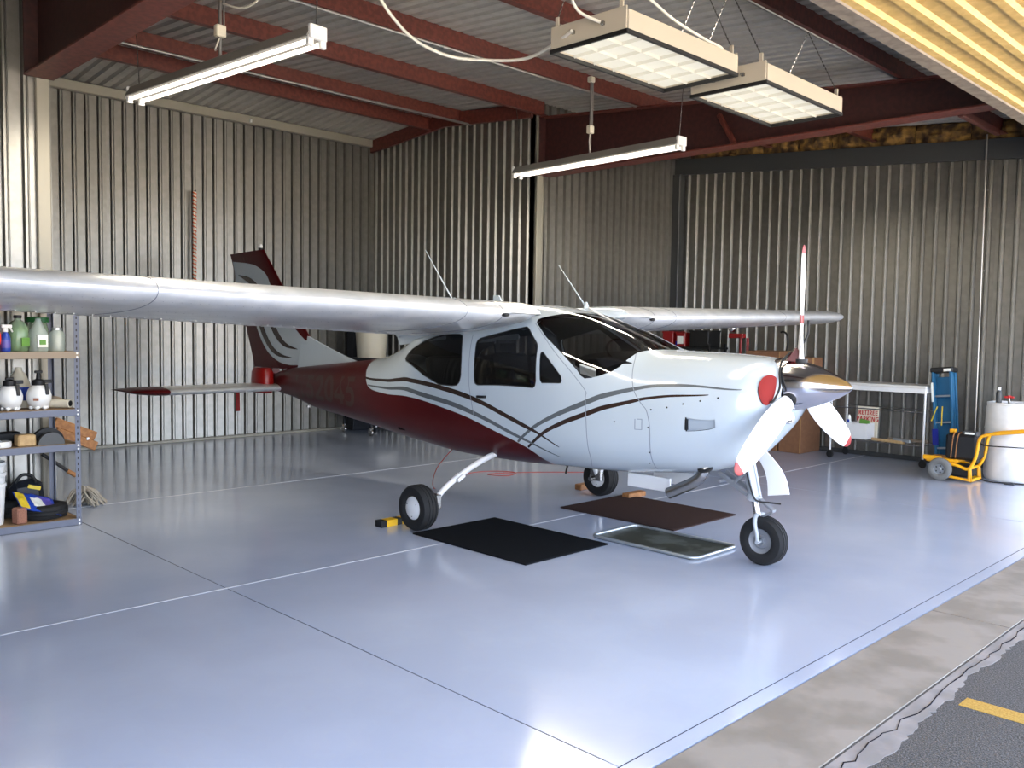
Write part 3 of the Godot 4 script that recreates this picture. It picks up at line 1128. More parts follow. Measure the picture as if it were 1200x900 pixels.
func aircraft():
	var air := thing("airplane", "white and maroon high-wing light aircraft parked with its nose to the open door", "airplane", V(CX, 0, -5.0))
	# --- regions of the skin, in (z, v)
	var rear := zv([[-6.718, .636], [-6.70, .65], [-6.638, .668], [-6.455, .695], [-6.251, .706], [-6.055, .709], [-5.905, .709], [-5.862, .700], [-5.845, .675], [-5.812, .602], [-5.800, .53], [-5.815, .506], [-5.845, .494], [-5.910, .490], [-6.096, .492], [-6.342, .530], [-6.573, .585], [-6.690, .617]])
	var door := zv([[-5.628, .625], [-5.638, .668], [-5.628, .682], [-5.603, .689], [-5.336, .722], [-5.145, .757], [-5.118, .763], [-5.092, .757], [-4.945, .692], [-4.930, .678], [-4.890, .540], [-4.895, .522], [-4.912, .515], [-5.565, .500], [-5.597, .506], [-5.610, .53]])
	var quarter := zv([[-4.868, .652], [-4.860, .660], [-4.848, .658], [-4.637, .582], [-4.622, .566], [-4.630, .558], [-4.645, .556], [-4.815, .540], [-4.832, .55]])
	var ws := zv([[-4.78, 1.0], [-4.830, .961], [-4.940, .884], [-5.035, .838], [-5.058, .820], [-5.045, .80], [-4.873, .733], [-4.652, .674], [-4.487, .628], [-4.440, .609], [-4.40, .603], [-4.34, .615], [-4.274, .636], [-4.182, .677], [-4.129, .720], [-4.095, .790], [-4.075, .849], [-4.030, .904], [-3.975, .960], [-3.94, 1.0]])
	var maroon := zv([[-7.66, 1.02], [-7.60, .86], [-7.551, .759], [-7.484, .664], [-7.382, .561], [-7.170, .504], [-6.742, .442], [-6.40, .418], [-6.064, .394], [-5.679, .359], [-5.337, .309], [-5.097, .265], [-4.949, .212], [-4.86, .10], [-4.80, -.02]], 4)
	maroon.append_array(zv([[-10.3, -.02], [-10.3, 1.02]]))
	var regions := [
		["windshield", ws, "glass_clear"], ["side_window", rear, "glass"], ["side_window", door, "glass"], ["side_window", quarter, "glass"],
		["window_seal", Geometry2D.offset_polygon(rear, 0.011, Geometry2D.JOIN_ROUND)[0], "rubber_seal"], ["window_seal", Geometry2D.offset_polygon(door, 0.011, Geometry2D.JOIN_ROUND)[0], "rubber_seal"], ["window_seal", Geometry2D.offset_polygon(quarter, 0.009, Geometry2D.JOIN_ROUND)[0], "rubber_seal"],
		["stripe", zv([[-7.468, .645], [-6.763, .535], [-6.195, .492], [-5.832, .468], [-5.537, .439], [-5.263, .400], [-5.006, .361], [-4.826, .326], [-4.645, .271], [-4.828, .319], [-5.007, .346], [-5.263, .385], [-5.536, .424], [-5.831, .451], [-6.193, .476], [-6.757, .518], [-7.459, .631]], 3), "stripe_brown"],
		["stripe", zv([[-7.387, .575], [-6.904, .506], [-6.412, .454], [-5.985, .426], [-5.679, .397], [-5.396, .359], [-5.139, .315], [-4.909, .269], [-4.680, .204], [-4.912, .262], [-5.142, .302], [-5.397, .346], [-5.678, .381], [-5.984, .409], [-6.411, .437], [-6.901, .493], [-7.384, .568]], 3), "stripe_grey"],
		["stripe", ribbon([[-5.093, .270], [-5.020, .303], [-4.885, .354], [-4.704, .408], [-4.579, .443], [-4.373, .501], [-4.182, .564], [-3.969, .625], [-3.802, .652], [-3.609, .661], [-3.452, .656], [-3.300, .635], [-3.134, .585]], 0.012, 0.034), "stripe_grey"],
		["stripe", ribbon([[-4.994, .245], [-4.90, .287], [-4.757, .344], [-4.578, .397], [-4.353, .456], [-4.173, .510], [-3.953, .565], [-3.811, .588], [-3.592, .604], [-3.352, .600]], 0.012, 0.032), "stripe_brown"],
		["air_scoop", zv([[-3.506, .491], [-3.290, .447], [-3.288, .397], [-3.501, .417]]), "scoop_grey"],
	]
	for ln in [[[-5.05, .795], [-4.78, .690], [-4.512, .605], [-4.375, .552], [-4.369, .524], [-4.351, .408], [-4.349, .302], [-4.371, .209], [-4.48, .10]], [[-4.10, .90], [-4.086, .844], [-4.045, .792], [-3.957, .637], [-3.87, .56], [-3.815, .517], [-3.787, .398], [-3.837, .162], [-3.9, .03]], [[-5.72, .71], [-5.70, .60], [-5.675, .49], [-5.60, .36]], [[-3.914, .480], [-3.914, .428], [-3.855, .428], [-3.855, .480], [-3.898, .480]]]:
		var pl: PackedVector2Array = P2(smooth(Array(zv(ln)), 4)) if ln.size() != 5 else zv(ln)
		regions.insert(7, ["panel_seam", Geometry2D.offset_polyline(pl, 0.0035, Geometry2D.JOIN_MITER, Geometry2D.END_BUTT)[0], "seam"])
	regions.append(["maroon_skin", maroon, "paint_maroon"])
	for r in regions:
		if r[0] == "stripe":
			r[1] = Geometry2D.offset_polygon(r[1], 0.004, Geometry2D.JOIN_ROUND)[0]
	var tools := []
	var whole := ["windshield", "maroon_skin"]
	var boxes := []
	for r in regions:
		tools.append([mb(), mb()])
		boxes.append(bounds(r[1]))
	var white := mb()
	var lining := mb()
	var zlist := []
	var z := -10.15
	while z < -3.2:
		zlist.append(z)
		z += 0.055
	while z < -2.966:
		zlist.append(z)
		z += 0.02
	zlist.append(-2.965)
	var nv := 40
	for i in zlist.size() - 1:
		for j in nv:
			var q := PackedVector2Array([Vector2(zlist[i], SV * j / nv), Vector2(zlist[i + 1], SV * j / nv), Vector2(zlist[i + 1], SV * (j + 1) / nv), Vector2(zlist[i], SV * (j + 1) / nv)])
			var qb := bounds(q)
			var rest := [q]
			var cabin: bool = zlist[i] > -7.3 and zlist[i] < -3.99
			for r in regions.size():
				if not boxes[r].intersects(qb):
					continue
				var next := []
				for p in rest:
					var ins := Geometry2D.intersect_polygons(p, regions[r][1])
					if ins.is_empty():
						next.append(p)
						continue
					for a in ins:
						for k in 2:
							skin(tools[r][0 if whole.has(regions[r][0]) else k], a, -0.02 if regions[r][0] == "air_scoop" else 0.0, false, [k * 2 - 1.0])
						if r > 6 and cabin:
							skin(lining, a, -0.025, true)
					next.append_array(Geometry2D.clip_polygons(p, regions[r][1]))
				rest = next
			for a in rest:
				skin(white, a)
				if cabin:
					skin(lining, a, -0.025, true)
	var body := part("fuselage", white, "paint_white", air, "white upper fuselage and engine cowl")
	for r in regions.size():
		var own := air
		if regions[r][0] in ["panel_seam", "air_scoop"]:
			own = body
		for k in 2:
			if k == 1 and whole.has(regions[r][0]):
				continue
			var mi := part(regions[r][0], tools[r][k], regions[r][2], own)
			if regions[r][0] == "maroon_skin":
				mi.set_meta("label", "maroon lower fuselage")
			elif regions[r][2] == "stripe_grey":
				mi.set_meta("label", "grey stripe")
			elif regions[r][2] == "stripe_brown":
				mi.set_meta("label", "brown stripe")
	part("cabin_lining", lining, "lining", air)
	# screws on the cowl, handle on the door
	var st := mb()
	for s in [-1.0, 1.0]:
		for q in [[-3.780, .530], [-3.651, .543], [-3.527, .560], [-3.403, .570], [-3.278, .571], [-3.131, .551], [-4.092, .452], [-3.80, .44], [-3.81, .30], [-3.85, .22]]:
			var n := fn(q[0], q[1], s)
			tube(st, [fp(q[0], q[1], s), fp(q[0], q[1], s) + n * 0.004], 0.0065, 8)
	part("cowl_screws", st, "steel", body).set_meta("kind", "stuff")
	for s in [-1.0, 1.0]:
		st = mb()
		bar(st, fp(-5.56, .45, s) + V(s * 0.01, 0, 0), fp(-5.45, .452, s) + V(s * 0.012, 0, 0), 0.02, 0.022)
		part("door_handle", st, "black", air)
	st = mb()
	box(st, fp(-3.5, .452) + V(0.01, 0, 0), V(0.03, 0.075, 0.012), Basis(), 0.0)
	part("scoop_mouth", st, "black", body)
	# firewall, seats, panel
	st = mb()
	var fw := PackedVector2Array()
	for k in 21:
		var p := fp(-4.02, k / 20.0, 1.0)
		fw.append(Vector2((p.x - CX) * 0.94, p.y * 0.985 + 0.01))
	for k in range(19, 0, -1):
		var p := fp(-4.02, k / 20.0, -1.0)
		fw.append(Vector2((p.x - CX) * 0.94, p.y * 0.985 + 0.01))
	prism(st, fw, Transform3D(Basis(), V(CX, 0, -4.03)), 0.02)
	part("firewall", st, "lining", air)
	st = mb()
	box(st, V(CX, 0.70, -5.5), V(0.95, 0.04, 2.7))
	part("cabin_floor", st, "lining", air)
	st = mb()
	var gs := []
	for e in [[-4.60, 1.44, 0.50], [-4.54, 1.50, 0.52], [-4.25, 1.515, 0.52], [-4.05, 1.49, 0.46]]:
		var ring := []
		for k in 12:
			var a := PI * k / 11.0
			ring.append(V(CX + cos(a) * e[2], e[1] - 0.13 + 0.13 * pow(sin(a), 0.5), e[0]))
		ring.append(V(CX - e[2], e[1] - 0.24, e[0]))
		ring.append(V(CX + e[2], e[1] - 0.24, e[0]))
		gs.append(ring)
	loft(st, gs)
	box(st, V(CX, 1.18, -4.50), V(0.98, 0.34, 0.05))
	part("instrument_panel", st, "lining", air)
	for s in [-1.0, 1.0]:
		st = mb()
		tube(st, [V(CX + s * 0.26, 1.18, -4.52), V(CX + s * 0.26, 1.16, -4.72)], 0.012, 8)
		tube(st, smooth([V(CX + s * 0.26 - 0.13, 1.25, -4.73), V(CX + s * 0.26 - 0.11, 1.16, -4.72), V(CX + s * 0.26 + 0.11, 1.16, -4.72), V(CX + s * 0.26 + 0.13, 1.25, -4.73)]), 0.014, 8)
		part("control_yoke", st, "black", air)
		st = mb()
		box(st, V(CX + s * 0.26, 0.88, -5.25), V(0.44, 0.14, 0.46), Basis(), 0.03)
		box(st, V(CX + s * 0.26, 1.18, -5.50), V(0.42, 0.56, 0.11), Basis(Vector3.RIGHT, -0.2), 0.03)
		box(st, V(CX + s * 0.26, 1.50, -5.60), V(0.24, 0.14, 0.08), Basis(Vector3.RIGHT, -0.2), 0.03)
		part("front_seat", st, "seat_cloth", air)
	st = mb()
	box(st, V(CX, 0.88, -6.1), V(0.92, 0.14, 0.46), Basis(), 0.03)
	box(st, V(CX, 1.15, -6.38), V(0.92, 0.52, 0.11), Basis(Vector3.RIGHT, -0.25), 0.03)
	part("rear_seat", st, "seat_cloth", air)
	st = mb()   # the paper tucked in the corner of the windshield
	var pn := fn(-4.42, .64)
	box(st, fp(-4.40, .64) - pn * 0.02, V(0.005, 0.085, 0.16), Basis(Vector3.RIGHT, 0.2) * Basis(Vector3.BACK, 0.35), 0.0)
	part("windshield_card", st, "label_white", air)
	st = mb()
	tube(st, smooth([V(CX, 1.86, -4.86), V(CX, 1.77, -4.65), V(CX, 1.62, -4.27), V(CX, 1.53, -4.02)]), 0.009, 8)
	part("windshield_strip", st, "paint_silver", air)
	# lettering on the tail
	registration(air)
	wings(air)
	tail(air)
	gear(air)
	propeller(air)
	# exhaust, belly pan, lamp in the chin
	st = mb()
	var ex := [V(5.47, 0.76, -3.49), V(5.46, 0.69, -3.495), V(5.455, 0.625, -3.52), V(5.45, 0.57, -3.585), V(5.445, 0.52, -3.68), V(5.44, 0.465, -3.79)]
	tube(st, smooth(ex, 5), 0.043, 18)
	part("exhaust_pipe", st, "steel", air, "dull steel exhaust pipe")
	st = mb()
	lathe(st, [Vector2(0.044, -0.02), Vector2(0.058, -0.015), Vector2(0.058, 0.0), Vector2(0.044, 0.005)], Transform3D(Basis(Vector3.RIGHT, 0.1) * Basis(Vector3.BACK, 0.5), V(5.455, 0.70, -3.492)), 20)
	part("exhaust_collar", st, "black", air)
	st = mb()
	lathe(st, [Vector2(0.0, 0), Vector2(0.038, 0)], Transform3D(Basis(Vector3.RIGHT, -PI / 2 - 0.46), V(5.4395, 0.4645, -3.7912)), 18)
	part("exhaust_mouth", st, "black", air)
	for x in [5.56, 5.90]:
		st = mb()
		box(st, V(x, 0.50, -4.06), V(0.02, 0.105, 0.40))
		part("gear_well_door", st, "gear_white", air)
	st = mb()
	lathe(st, [Vector2(0.0, 0.014), Vector2(0.03, 0.012), Vector2(0.046, 0.004), Vector2(0.052, 0.008), Vector2(0.052, -0.03)], Transform3D(Basis(Vector3.RIGHT, PI / 2 - 0.2), V(CX - 0.02, 1.09, -2.985)), 20)
	part("landing_lamp", st, "chrome", air)
	# aerials
	for e in [[V(5.29, 1.90, -6.07), V(5.29, 2.40, -6.49)], [V(6.19, 1.88, -5.27), V(6.19, 2.28, -5.62)]]:
		st = mb()
		tube(st, [e[0], e[1]], 0.0085, 8, 0.003)
		lathe(st, [Vector2(0.03, -0.02), Vector2(0.022, 0.02), Vector2(0.008, 0.05)], Transform3D(Basis(), e[0]), 12)
		part("whip_aerial", st, "paint_white", air)
	st = mb()
	prism(st, P2([[-6.02, 1.86], [-5.86, 1.86], [-5.95, 1.985], [-6.02, 1.985]]), Transform3D(Basis(Vector3.BACK, Vector3.UP, Vector3.LEFT), V(CX + 0.008, 0, 0)), 0.016)
	part("blade_aerial", st, "paint_white", air)
	st = mb()
	lathe(st, [Vector2(0.0, -0.012), Vector2(0.02, -0.01), Vector2(0.02, 0.01)], Transform3D(Basis(), V(CX - 0.05, 0.72, -9.15)), 10)
	tube(st, [V(CX, 0.78, -9.2), V(CX, 0.70, -9.2)], 0.012, 8)
	part("tie_down_ring", st, "steel", air)
	st = mb()
	tube(st, [V(CX - 0.18, 0.53, -4.9), V(CX - 0.18, 0.46, -4.92)], 0.008, 6)
	part("drain_mast", st, "black", air)


func registration(air: Node3D):
	var t := TextMesh.new()
	var f := SystemFont.new()
	f.font_names = PackedStringArray(["Droid Sans"])
	f.font_weight = 700
	t.font = f
	t.text = "N52045"
	t.font_size = 64
	t.pixel_size = 0.01
	t.depth = 0.02
	var ar := t.get_mesh_arrays()
	var vv: PackedVector3Array = ar[Mesh.ARRAY_VERTEX]
	var nn: PackedVector3Array = ar[Mesh.ARRAY_NORMAL]
	var ii: PackedInt32Array = ar[Mesh.ARRAY_INDEX] if ar[Mesh.ARRAY_INDEX] != null else PackedInt32Array(range(vv.size()))
	var lo := Vector3.INF
	var hi := -Vector3.INF
	for p in vv:
		lo = lo.min(p)
		hi = hi.max(p)
	for side in [-1.0, 1.0]:
		var st := mb()
		for i in range(0, ii.size(), 3):
			if nn[ii[i]].z < 0.5:
				continue
			var p := []
			var n := []
			for k in 3:
				var q := vv[ii[i + k]]
				var u := (q.x - lo.x) / (hi.x - lo.x)
				if side > 0:
					u = 1 - u
				var zz := lerpf(-9.22, -7.68, u)
				var y := lerpf(lerpf(0.845, 0.83, u), lerpf(1.10, 1.16, u), (q.y - lo.y) / (hi.y - lo.y))
				var s := station(zz)
				var v := acos(clampf(1 - 2 * (y - s[1]) / (s[0] - s[1]), -1, 1)) / PI
				var m := fn(zz, v, side)
				p.append(fp(zz, v, side) + m * 0.003)
				n.append(m)
			tri(st, p[0], p[1], p[2], n[0], n[1], n[2])
		part("registration_number", st, "letters", air, "dark registration number N52045 on the maroon tail")


func foil(x: float, th: float, upper: bool) -> float:
	var yt := 5 * th * (0.2969 * sqrt(x) - 0.126 * x - 0.3516 * x * x + 0.2843 * x * x * x - 0.1036 * x * x * x * x)
	var m := 0.02
	var p := 0.4
	var yc := m / (p * p) * (2 * p * x - x * x) if x < p else m / ((1 - p) * (1 - p)) * (1 - 2 * p + 2 * p * x - x * x)
	return yc + (yt if upper else -yt)


func wing_pt(sgn: float, u: float, x: float, upper: bool, grow := 1.0, lift := 0.0) -> Vector3:
	var k := (u - 0.3) / 5.11
	var c := 1.682 + (1.251 - 1.682) * k
	var th := 0.147 + (0.135 - 0.147) * k
	var tip := 1.0
	if u > 5.16:   # the rounded tip
		tip = sqrt(maxf(0.0, 1.0 - pow((u - 5.16) / 0.25, 2.0)))
	var i := deg_to_rad(6.769 + (5.146 - 6.769) * k)
	var xx := x * c
	if tip < 1.0:
		xx = 0.42 * c + (x - 0.42) * c * (0.55 + 0.45 * tip)
	var yy: float = (foil(x, th * tip * grow, upper) + lift) * c
	if not upper:
		yy += 0.055 * smoothstep(1.0, 0.55, u) * (1 - x)
	return V(CX + sgn * u, 1.785 + 0.115 * k - xx * sin(i) + yy * cos(i), -4.858 - 0.17 * k - xx * cos(i) - yy * sin(i))


func wing_ring(sgn: float, u: float, x0: float, x1: float, n := 22, grow := 1.0) -> Array:
	var r := []
	for i in n + 1:   # upper side, from the back forwards
		var x := lerpf(x1, x0, i / float(n))
		if x0 == 0.0:
			x = x1 * (1 + cos(PI * i / n)) / 2
		r.append(wing_pt(sgn, u, x, true, grow))
	for i in range(1 if x0 == 0.0 else 0, n + 1):
		var x := lerpf(x0, x1, i / float(n))
		if x0 == 0.0:
			x = x1 * (1 - cos(PI * i / n)) / 2
		r.append(wing_pt(sgn, u, x, false, grow))
	return r


func wings(air: Node3D):
	for sgn in [-1.0, 1.0]:
		var st := mb()
		var rings := []
		for u in [0.585, 0.75, 1.0, 1.3, 1.6, 2.2, 2.8, 3.4, 4.0, 4.6, 5.0]:
			rings.append(wing_ring(sgn, u, 0.0, 0.74))
		loft(st, rings)
		var w := part("wing", st, "paint_silver", air, "silvery white wing")
		st = mb()
		rings = []
		for u in [5.003, 5.08, 5.16, 5.24, 5.31, 5.36, 5.39, 5.405]:
			rings.append(wing_ring(sgn, u, 0.0, 1.0))
		loft(st, rings)
		part("wing_tip", st, "paint_silver", air)
		for e in [["flap", 0.62, 3.05], ["aileron", 3.06, 4.99]]:
			st = mb()
			rings = []
			var us := []
			for k in 9:
				us.append(lerpf(e[1], e[2], k / 8.0))
			for u in us:
				rings.append(wing_ring(sgn, u, 0.748, 1.0, 6, 0.98))
			loft(st, rings)
			# the beads pressed into its skin
			var u: float = e[1] + 0.08
			while u < e[2] - 0.05:
				for up in [true, false]:
					var a := wing_pt(sgn, u, 0.77, up)
					var b := wing_pt(sgn, u, 0.97, up)
					tube(st, [a, (a + b) / 2, b], 0.0045, 6)
				u += 0.115
			part(e[0], st, "paint_silver", air)
		# fillet that sweeps the leading edge back into the roof
		st = mb()
		rings = []
		for k in 8:
			var q := k / 7.0
			var u := lerpf(0.586, 0.36, q)
			var ring := []
			for up in [true, false]:
				for i in range(0 if up else 1, 23 if up else 22):
					var x := 0.74 * (1 + cos(PI * i / 22.0)) / 2 if up else 0.74 * (1 - cos(PI * i / 22.0)) / 2
					var p := wing_pt(sgn, u, x, up, 1.0 - 0.12 * q)
					p.z -= 0.42 * pow(q, 1.6) * pow(1 - x / 0.74, 1.5)
					p.y -= 0.01 * q
					if not up:
						p.y = lerpf(p.y, wing_pt(sgn, u, x, true).y - 0.035, q)
					ring.append(p)
			rings.append(ring)
		loft(st, rings)
		part("wing_fillet", st, "paint_white", w)
		# inboard trailing piece up to the cabin
		st = mb()
		rings = []
		for u in [0.53, 0.56, 0.59, 0.615]:
			rings.append(wing_ring(sgn, u, 0.742, 1.0, 6))
		loft(st, rings)
		part("wing_root_panel", st, "paint_silver", w)
		# seams that run round the wing, rivets and access panels underneath
		for u in [0.98, 1.34, 3.62]:
			st = mb()
			var pts := []
			for i in 19:
				pts.append(wing_pt(sgn, u, 0.70 * (1 + cos(PI * i / 18.0)) / 2, true, 1.0, 0.0008))
			for i in range(1, 19):
				pts.append(wing_pt(sgn, u, 0.70 * (1 - cos(PI * i / 18.0)) / 2, false, 1.0, -0.0008))
			tube(st, pts, 0.0022, 5)
			part("panel_seam", st, "seam", w)
		st = mb()
		for row in [0.06, 0.30, 0.71]:
			var u := 0.7
			while u < 4.95:
				var p := wing_pt(sgn, u, row, false)
				var n := V(0, -1, 0)
				lathe(st, [Vector2(0, 0.0025), Vector2(0.004, 0.0)], Transform3D(Basis(Vector3.RIGHT, PI), p), 5)
				u += 0.055
		part("rivets", st, "seam", w).set_meta("kind", "stuff")
		st = mb()
		var c := wing_pt(sgn, 0.95, 0.004, false)
		ellipsoid(st, c + V(0, 0.0, -0.004), V(0.045, 0.016, 0.014), 12)
		part("air_inlet", st, "black", w)
		# fairing between the trailing edge and the cabin's side
		st = mb()
		rings = []
		for k in 9:
			var q := k / 8.0
			var zz := lerpf(-6.98, -6.15, q)
			var y0 := lerpf(1.55, 1.62, q)
			var y1 := lerpf(1.60, 1.74, q)
			var ui := lerpf(0.36, 0.47, q)
			var uo := ui + lerpf(0.05, 0.22, q)
			rings.append([V(CX + sgn * ui, y0 - 0.05, zz), V(CX + sgn * (ui + 0.03), y0 + 0.02, zz), V(CX + sgn * lerpf(ui, uo, 0.5), lerpf(y0, y1, 0.5), zz), V(CX + sgn * uo, y1 - 0.01, zz), V(CX + sgn * uo, y1 + 0.01, zz), V(CX + sgn * ui, y1 + 0.02, zz)])
		loft(st, rings)
		part("wing_fairing", st, "paint_white", air)


func fin_pt(s: float, x: float) -> Vector2:
	# outline of the fin in (z, y): s from its foot (0) to its top (1), x from leading (0) to trailing edge (1)
	var y := lerpf(1.14, 2.64, s)
	var le := lerpf(-8.95, -10.29, clampf((y - 1.30) / 1.35, -0.12, 1.0))
	var te := lerpf(-10.50, -11.16, (y - 1.14) / 1.5)
	return Vector2(lerpf(le, te, x), y + (x * -0.02 if s > 0.95 else 0.0))


func fin_skin(st: SurfaceTool, poly: PackedVector2Array, thick: float, off: float):
	# a piece of the fin's side in (z, y), on both sides, following the fin's section
	var id := Geometry2D.triangulate_polygon(poly)
	for sd in [-1.0, 1.0]:
		var q := []
		for p in poly:
			q.append(V(CX + sd * (fin_half(p.x, p.y) * thick + off), p.y, p.x))
		for i in range(0, id.size(), 3):
			flat(st, q[id[i]], q[id[i + 1]], q[id[i + 2]], V(sd, 0, 0))


func fin_half(z: float, y: float) -> float:
	var s := clampf((y - 1.14) / 1.5, 0, 1)
	var a := fin_pt(s, 0.0).x
	var b := fin_pt(s, 1.0).x
	var x := clampf((a - z) / (a - b), 0.0, 1.0)
	return 0.005 + 0.055 * (1.1 - 0.4 * s) * (sqrt(x) * 1.6 - x * 1.55)


func tail(air: Node3D):
	# fin and rudder as section lofts, their colours as thin skins of paint cut by polygons
	var xs_f := [0.0, 0.015, 0.05, 0.12, 0.22, 0.35, 0.5, 0.63]
	var xs_r := [0.635, 0.72, 0.82, 0.92, 1.0]
	for e in [["fin", xs_f, "paint_maroon"], ["rudder", xs_r, "paint_maroon"]]:
		var st := mb()
		var rings := []
		for k in 13:
			var s := k / 12.0
			var ring := []
			for sd in [-1.0, 1.0]:
				var lst: Array = e[1].duplicate()
				if sd > 0:
					lst.reverse()
				for x in lst:
					var p := fin_pt(s, x)
					ring.append(V(CX + sd * fin_half(p.x, p.y), p.y, p.x))
			rings.append(ring)
		loft(st, rings)
		part(e[0], st, e[2], air)
	# white field with its sweeping edge, on fin and rudder, reaching forward as the dorsal fillet
	var field_low := P2(smooth([Vector2(-10.72, 2.05), Vector2(-10.52, 1.80), Vector2(-10.38, 1.58), Vector2(-10.22, 1.40), Vector2(-10.0, 1.27), Vector2(-9.7, 1.20), Vector2(-9.3, 1.205), Vector2(-8.9, 1.23), Vector2(-8.55, 1.26)], 4))
	var top_edge := smooth([Vector2(-8.90, 1.32), Vector2(-9.16, 1.45), Vector2(-9.45, 1.62), Vector2(-9.7, 1.80), Vector2(-9.92, 2.0), Vector2(-10.05, 2.16), Vector2(-10.18, 2.32), Vector2(-10.38, 2.42), Vector2(-10.62, 2.475), Vector2(-11.08, 2.52)], 4)
	var poly := Array(field_low) + top_edge + [Vector2(-10.99, 2.26), Vector2(-10.86, 2.10)]
	var fo := PackedVector2Array()
	for k in 13:
		fo.append(fin_pt(k / 12.0, 0.004))
	for k in 13:
		fo.append(fin_pt(1 - k / 12.0, 0.999))
	var st := mb()
	var bands := []
	bands.append(P2(smooth([Vector2(-10.92, 2.34), Vector2(-10.62, 2.30), Vector2(-10.36, 2.18), Vector2(-10.20, 2.02), Vector2(-10.10, 1.86), Vector2(-9.92, 1.64), Vector2(-9.70, 1.47), Vector2(-9.42, 1.395)], 4) + smooth([Vector2(-9.42, 1.39), Vector2(-9.74, 1.42), Vector2(-10.0, 1.58), Vector2(-10.18, 1.83), Vector2(-10.30, 2.0), Vector2(-10.45, 2.13), Vector2(-10.68, 2.24), Vector2(-10.92, 2.33)], 4)))
	bands.append(P2(smooth([Vector2(-10.96, 2.22), Vector2(-10.66, 2.17), Vector2(-10.45, 2.02), Vector2(-10.32, 1.80), Vector2(-10.20, 1.60), Vector2(-10.02, 1.42), Vector2(-9.80, 1.325), Vector2(-9.55, 1.29)], 4) + smooth([Vector2(-9.55, 1.285), Vector2(-9.86, 1.29), Vector2(-10.10, 1.38), Vector2(-10.30, 1.57), Vector2(-10.42, 1.78), Vector2(-10.56, 1.97), Vector2(-10.74, 2.10), Vector2(-10.97, 2.14)], 4)))
	# cut into a fine grid so that the paint follows the section
	var dark := mb()
	var zz := -11.3
	while zz < -8.5:
		var yy := 1.1
		while yy < 2.7:
			var cell := PackedVector2Array([Vector2(zz, yy), Vector2(zz + 0.08, yy), Vector2(zz + 0.08, yy + 0.08), Vector2(zz, yy + 0.08)])
			for a in Geometry2D.intersect_polygons(cell, P2(poly)):
				for b in Geometry2D.intersect_polygons(a, fo):
					fin_skin(st, b, 1.0, 0.0025)
					for bd in bands:
						for c in Geometry2D.intersect_polygons(b, bd):
							fin_skin(dark, c, 1.0, 0.004)
			yy += 0.08
		zz += 0.08
	part("white_field", st, "paint_white", air, "white field on the maroon fin")
	part("fin_stripe", dark, "stripe_brown", air)
	# dorsal fillet
	st = mb()
	var rings := []
	for k in 9:
		var s := k / 8.0
		var z := lerpf(-8.2, -9.35, s)
		var yt := lerpf(1.29, 1.60, pow(s, 1.15))
		var yb: float = station(z)[0] - 0.03
		var w: float = lerpf(0.012, 0.045, s)
		rings.append([V(CX - w - 0.03, yb, z), V(CX - w * 0.8, lerpf(yb, yt, 0.55), z), V(CX - w * 0.35, yt - 0.006, z), V(CX, yt, z), V(CX + w * 0.35, yt - 0.006, z), V(CX + w * 0.8, lerpf(yb, yt, 0.55), z), V(CX + w + 0.03, yb, z)])
	loft(st, rings)
	part("dorsal_fillet", st, "paint_white", air)
	# beacon
	st = mb()
	lathe(st, [Vector2(0.03, -0.03), Vector2(0.03, 0.0)], Transform3D(Basis(), V(CX, 2.665, -10.36)), 14)
	part("beacon_base", st, "black", air)
	st = mb()
	lathe(st, [Vector2(0.027, 0.0), Vector2(0.027, 0.025), Vector2(0.018, 0.045), Vector2(0.0, 0.05)], Transform3D(Basis(), V(CX, 2.665, -10.36)), 14)
	part("beacon_lens", st, "plastic_white", air)
	# all-moving stabiliser halves
	for sgn in [-1.0, 1.0]:
		for e in [["stabilator", 0.06, 1.50, "paint_silver"], ["stabilator_tip", 1.502, 1.84, "paint_maroon"]]:
			st = mb()
			rings = []
			var m := 7
			for k in m + 1:
				var u := lerpf(e[1], e[2], k / float(m))
				var q := (u - 0.06) / 1.78
				var t := 1.0
				if u > 1.5:
					t = sqrt(maxf(0.02, 1 - pow((u - 1.5) / 0.345, 2.0)))
				var le := -9.66 + 0.02 * q
				var c := (1.02 - 0.08 * q)
				var ring := []
				for i in 17:
					var x := (1 + cos(PI * i / 16.0)) / 2
					ring.append(V(CX + sgn * u, 0.91 + 0.5 * (foil(x, 0.10 * t, true) - foil(x, 0.10 * t, false)) * c, le - (1 - t) * 0.42 - x * c * (0.45 + 0.55 * t)))
				for i in range(1, 16):
					var x := (1 - cos(PI * i / 16.0)) / 2
					ring.append(V(CX + sgn * u, 0.91 - 0.5 * (foil(x, 0.10 * t, true) - foil(x, 0.10 * t, false)) * c, le - (1 - t) * 0.42 - x * c * (0.45 + 0.55 * t)))
				rings.append(ring)
			loft(st, rings)
			part(e[0], st, e[3], air)
	# tail cone end
	st = mb()
	var tc := []
	for e in [[-10.0, 0.10, 0.15], [-10.2, 0.085, 0.135], [-10.42, 0.05, 0.11], [-10.55, 0.02, 0.08]]:
		var ring := []
		for k in 14:
			ring.append(V(CX + e[1] * cos(TAU * k / 14), 1.0 + e[2] * sin(TAU * k / 14), e[0]))
		tc.append(ring)
	loft(st, tc)
	part("tail_cone", st, "paint_maroon", air)


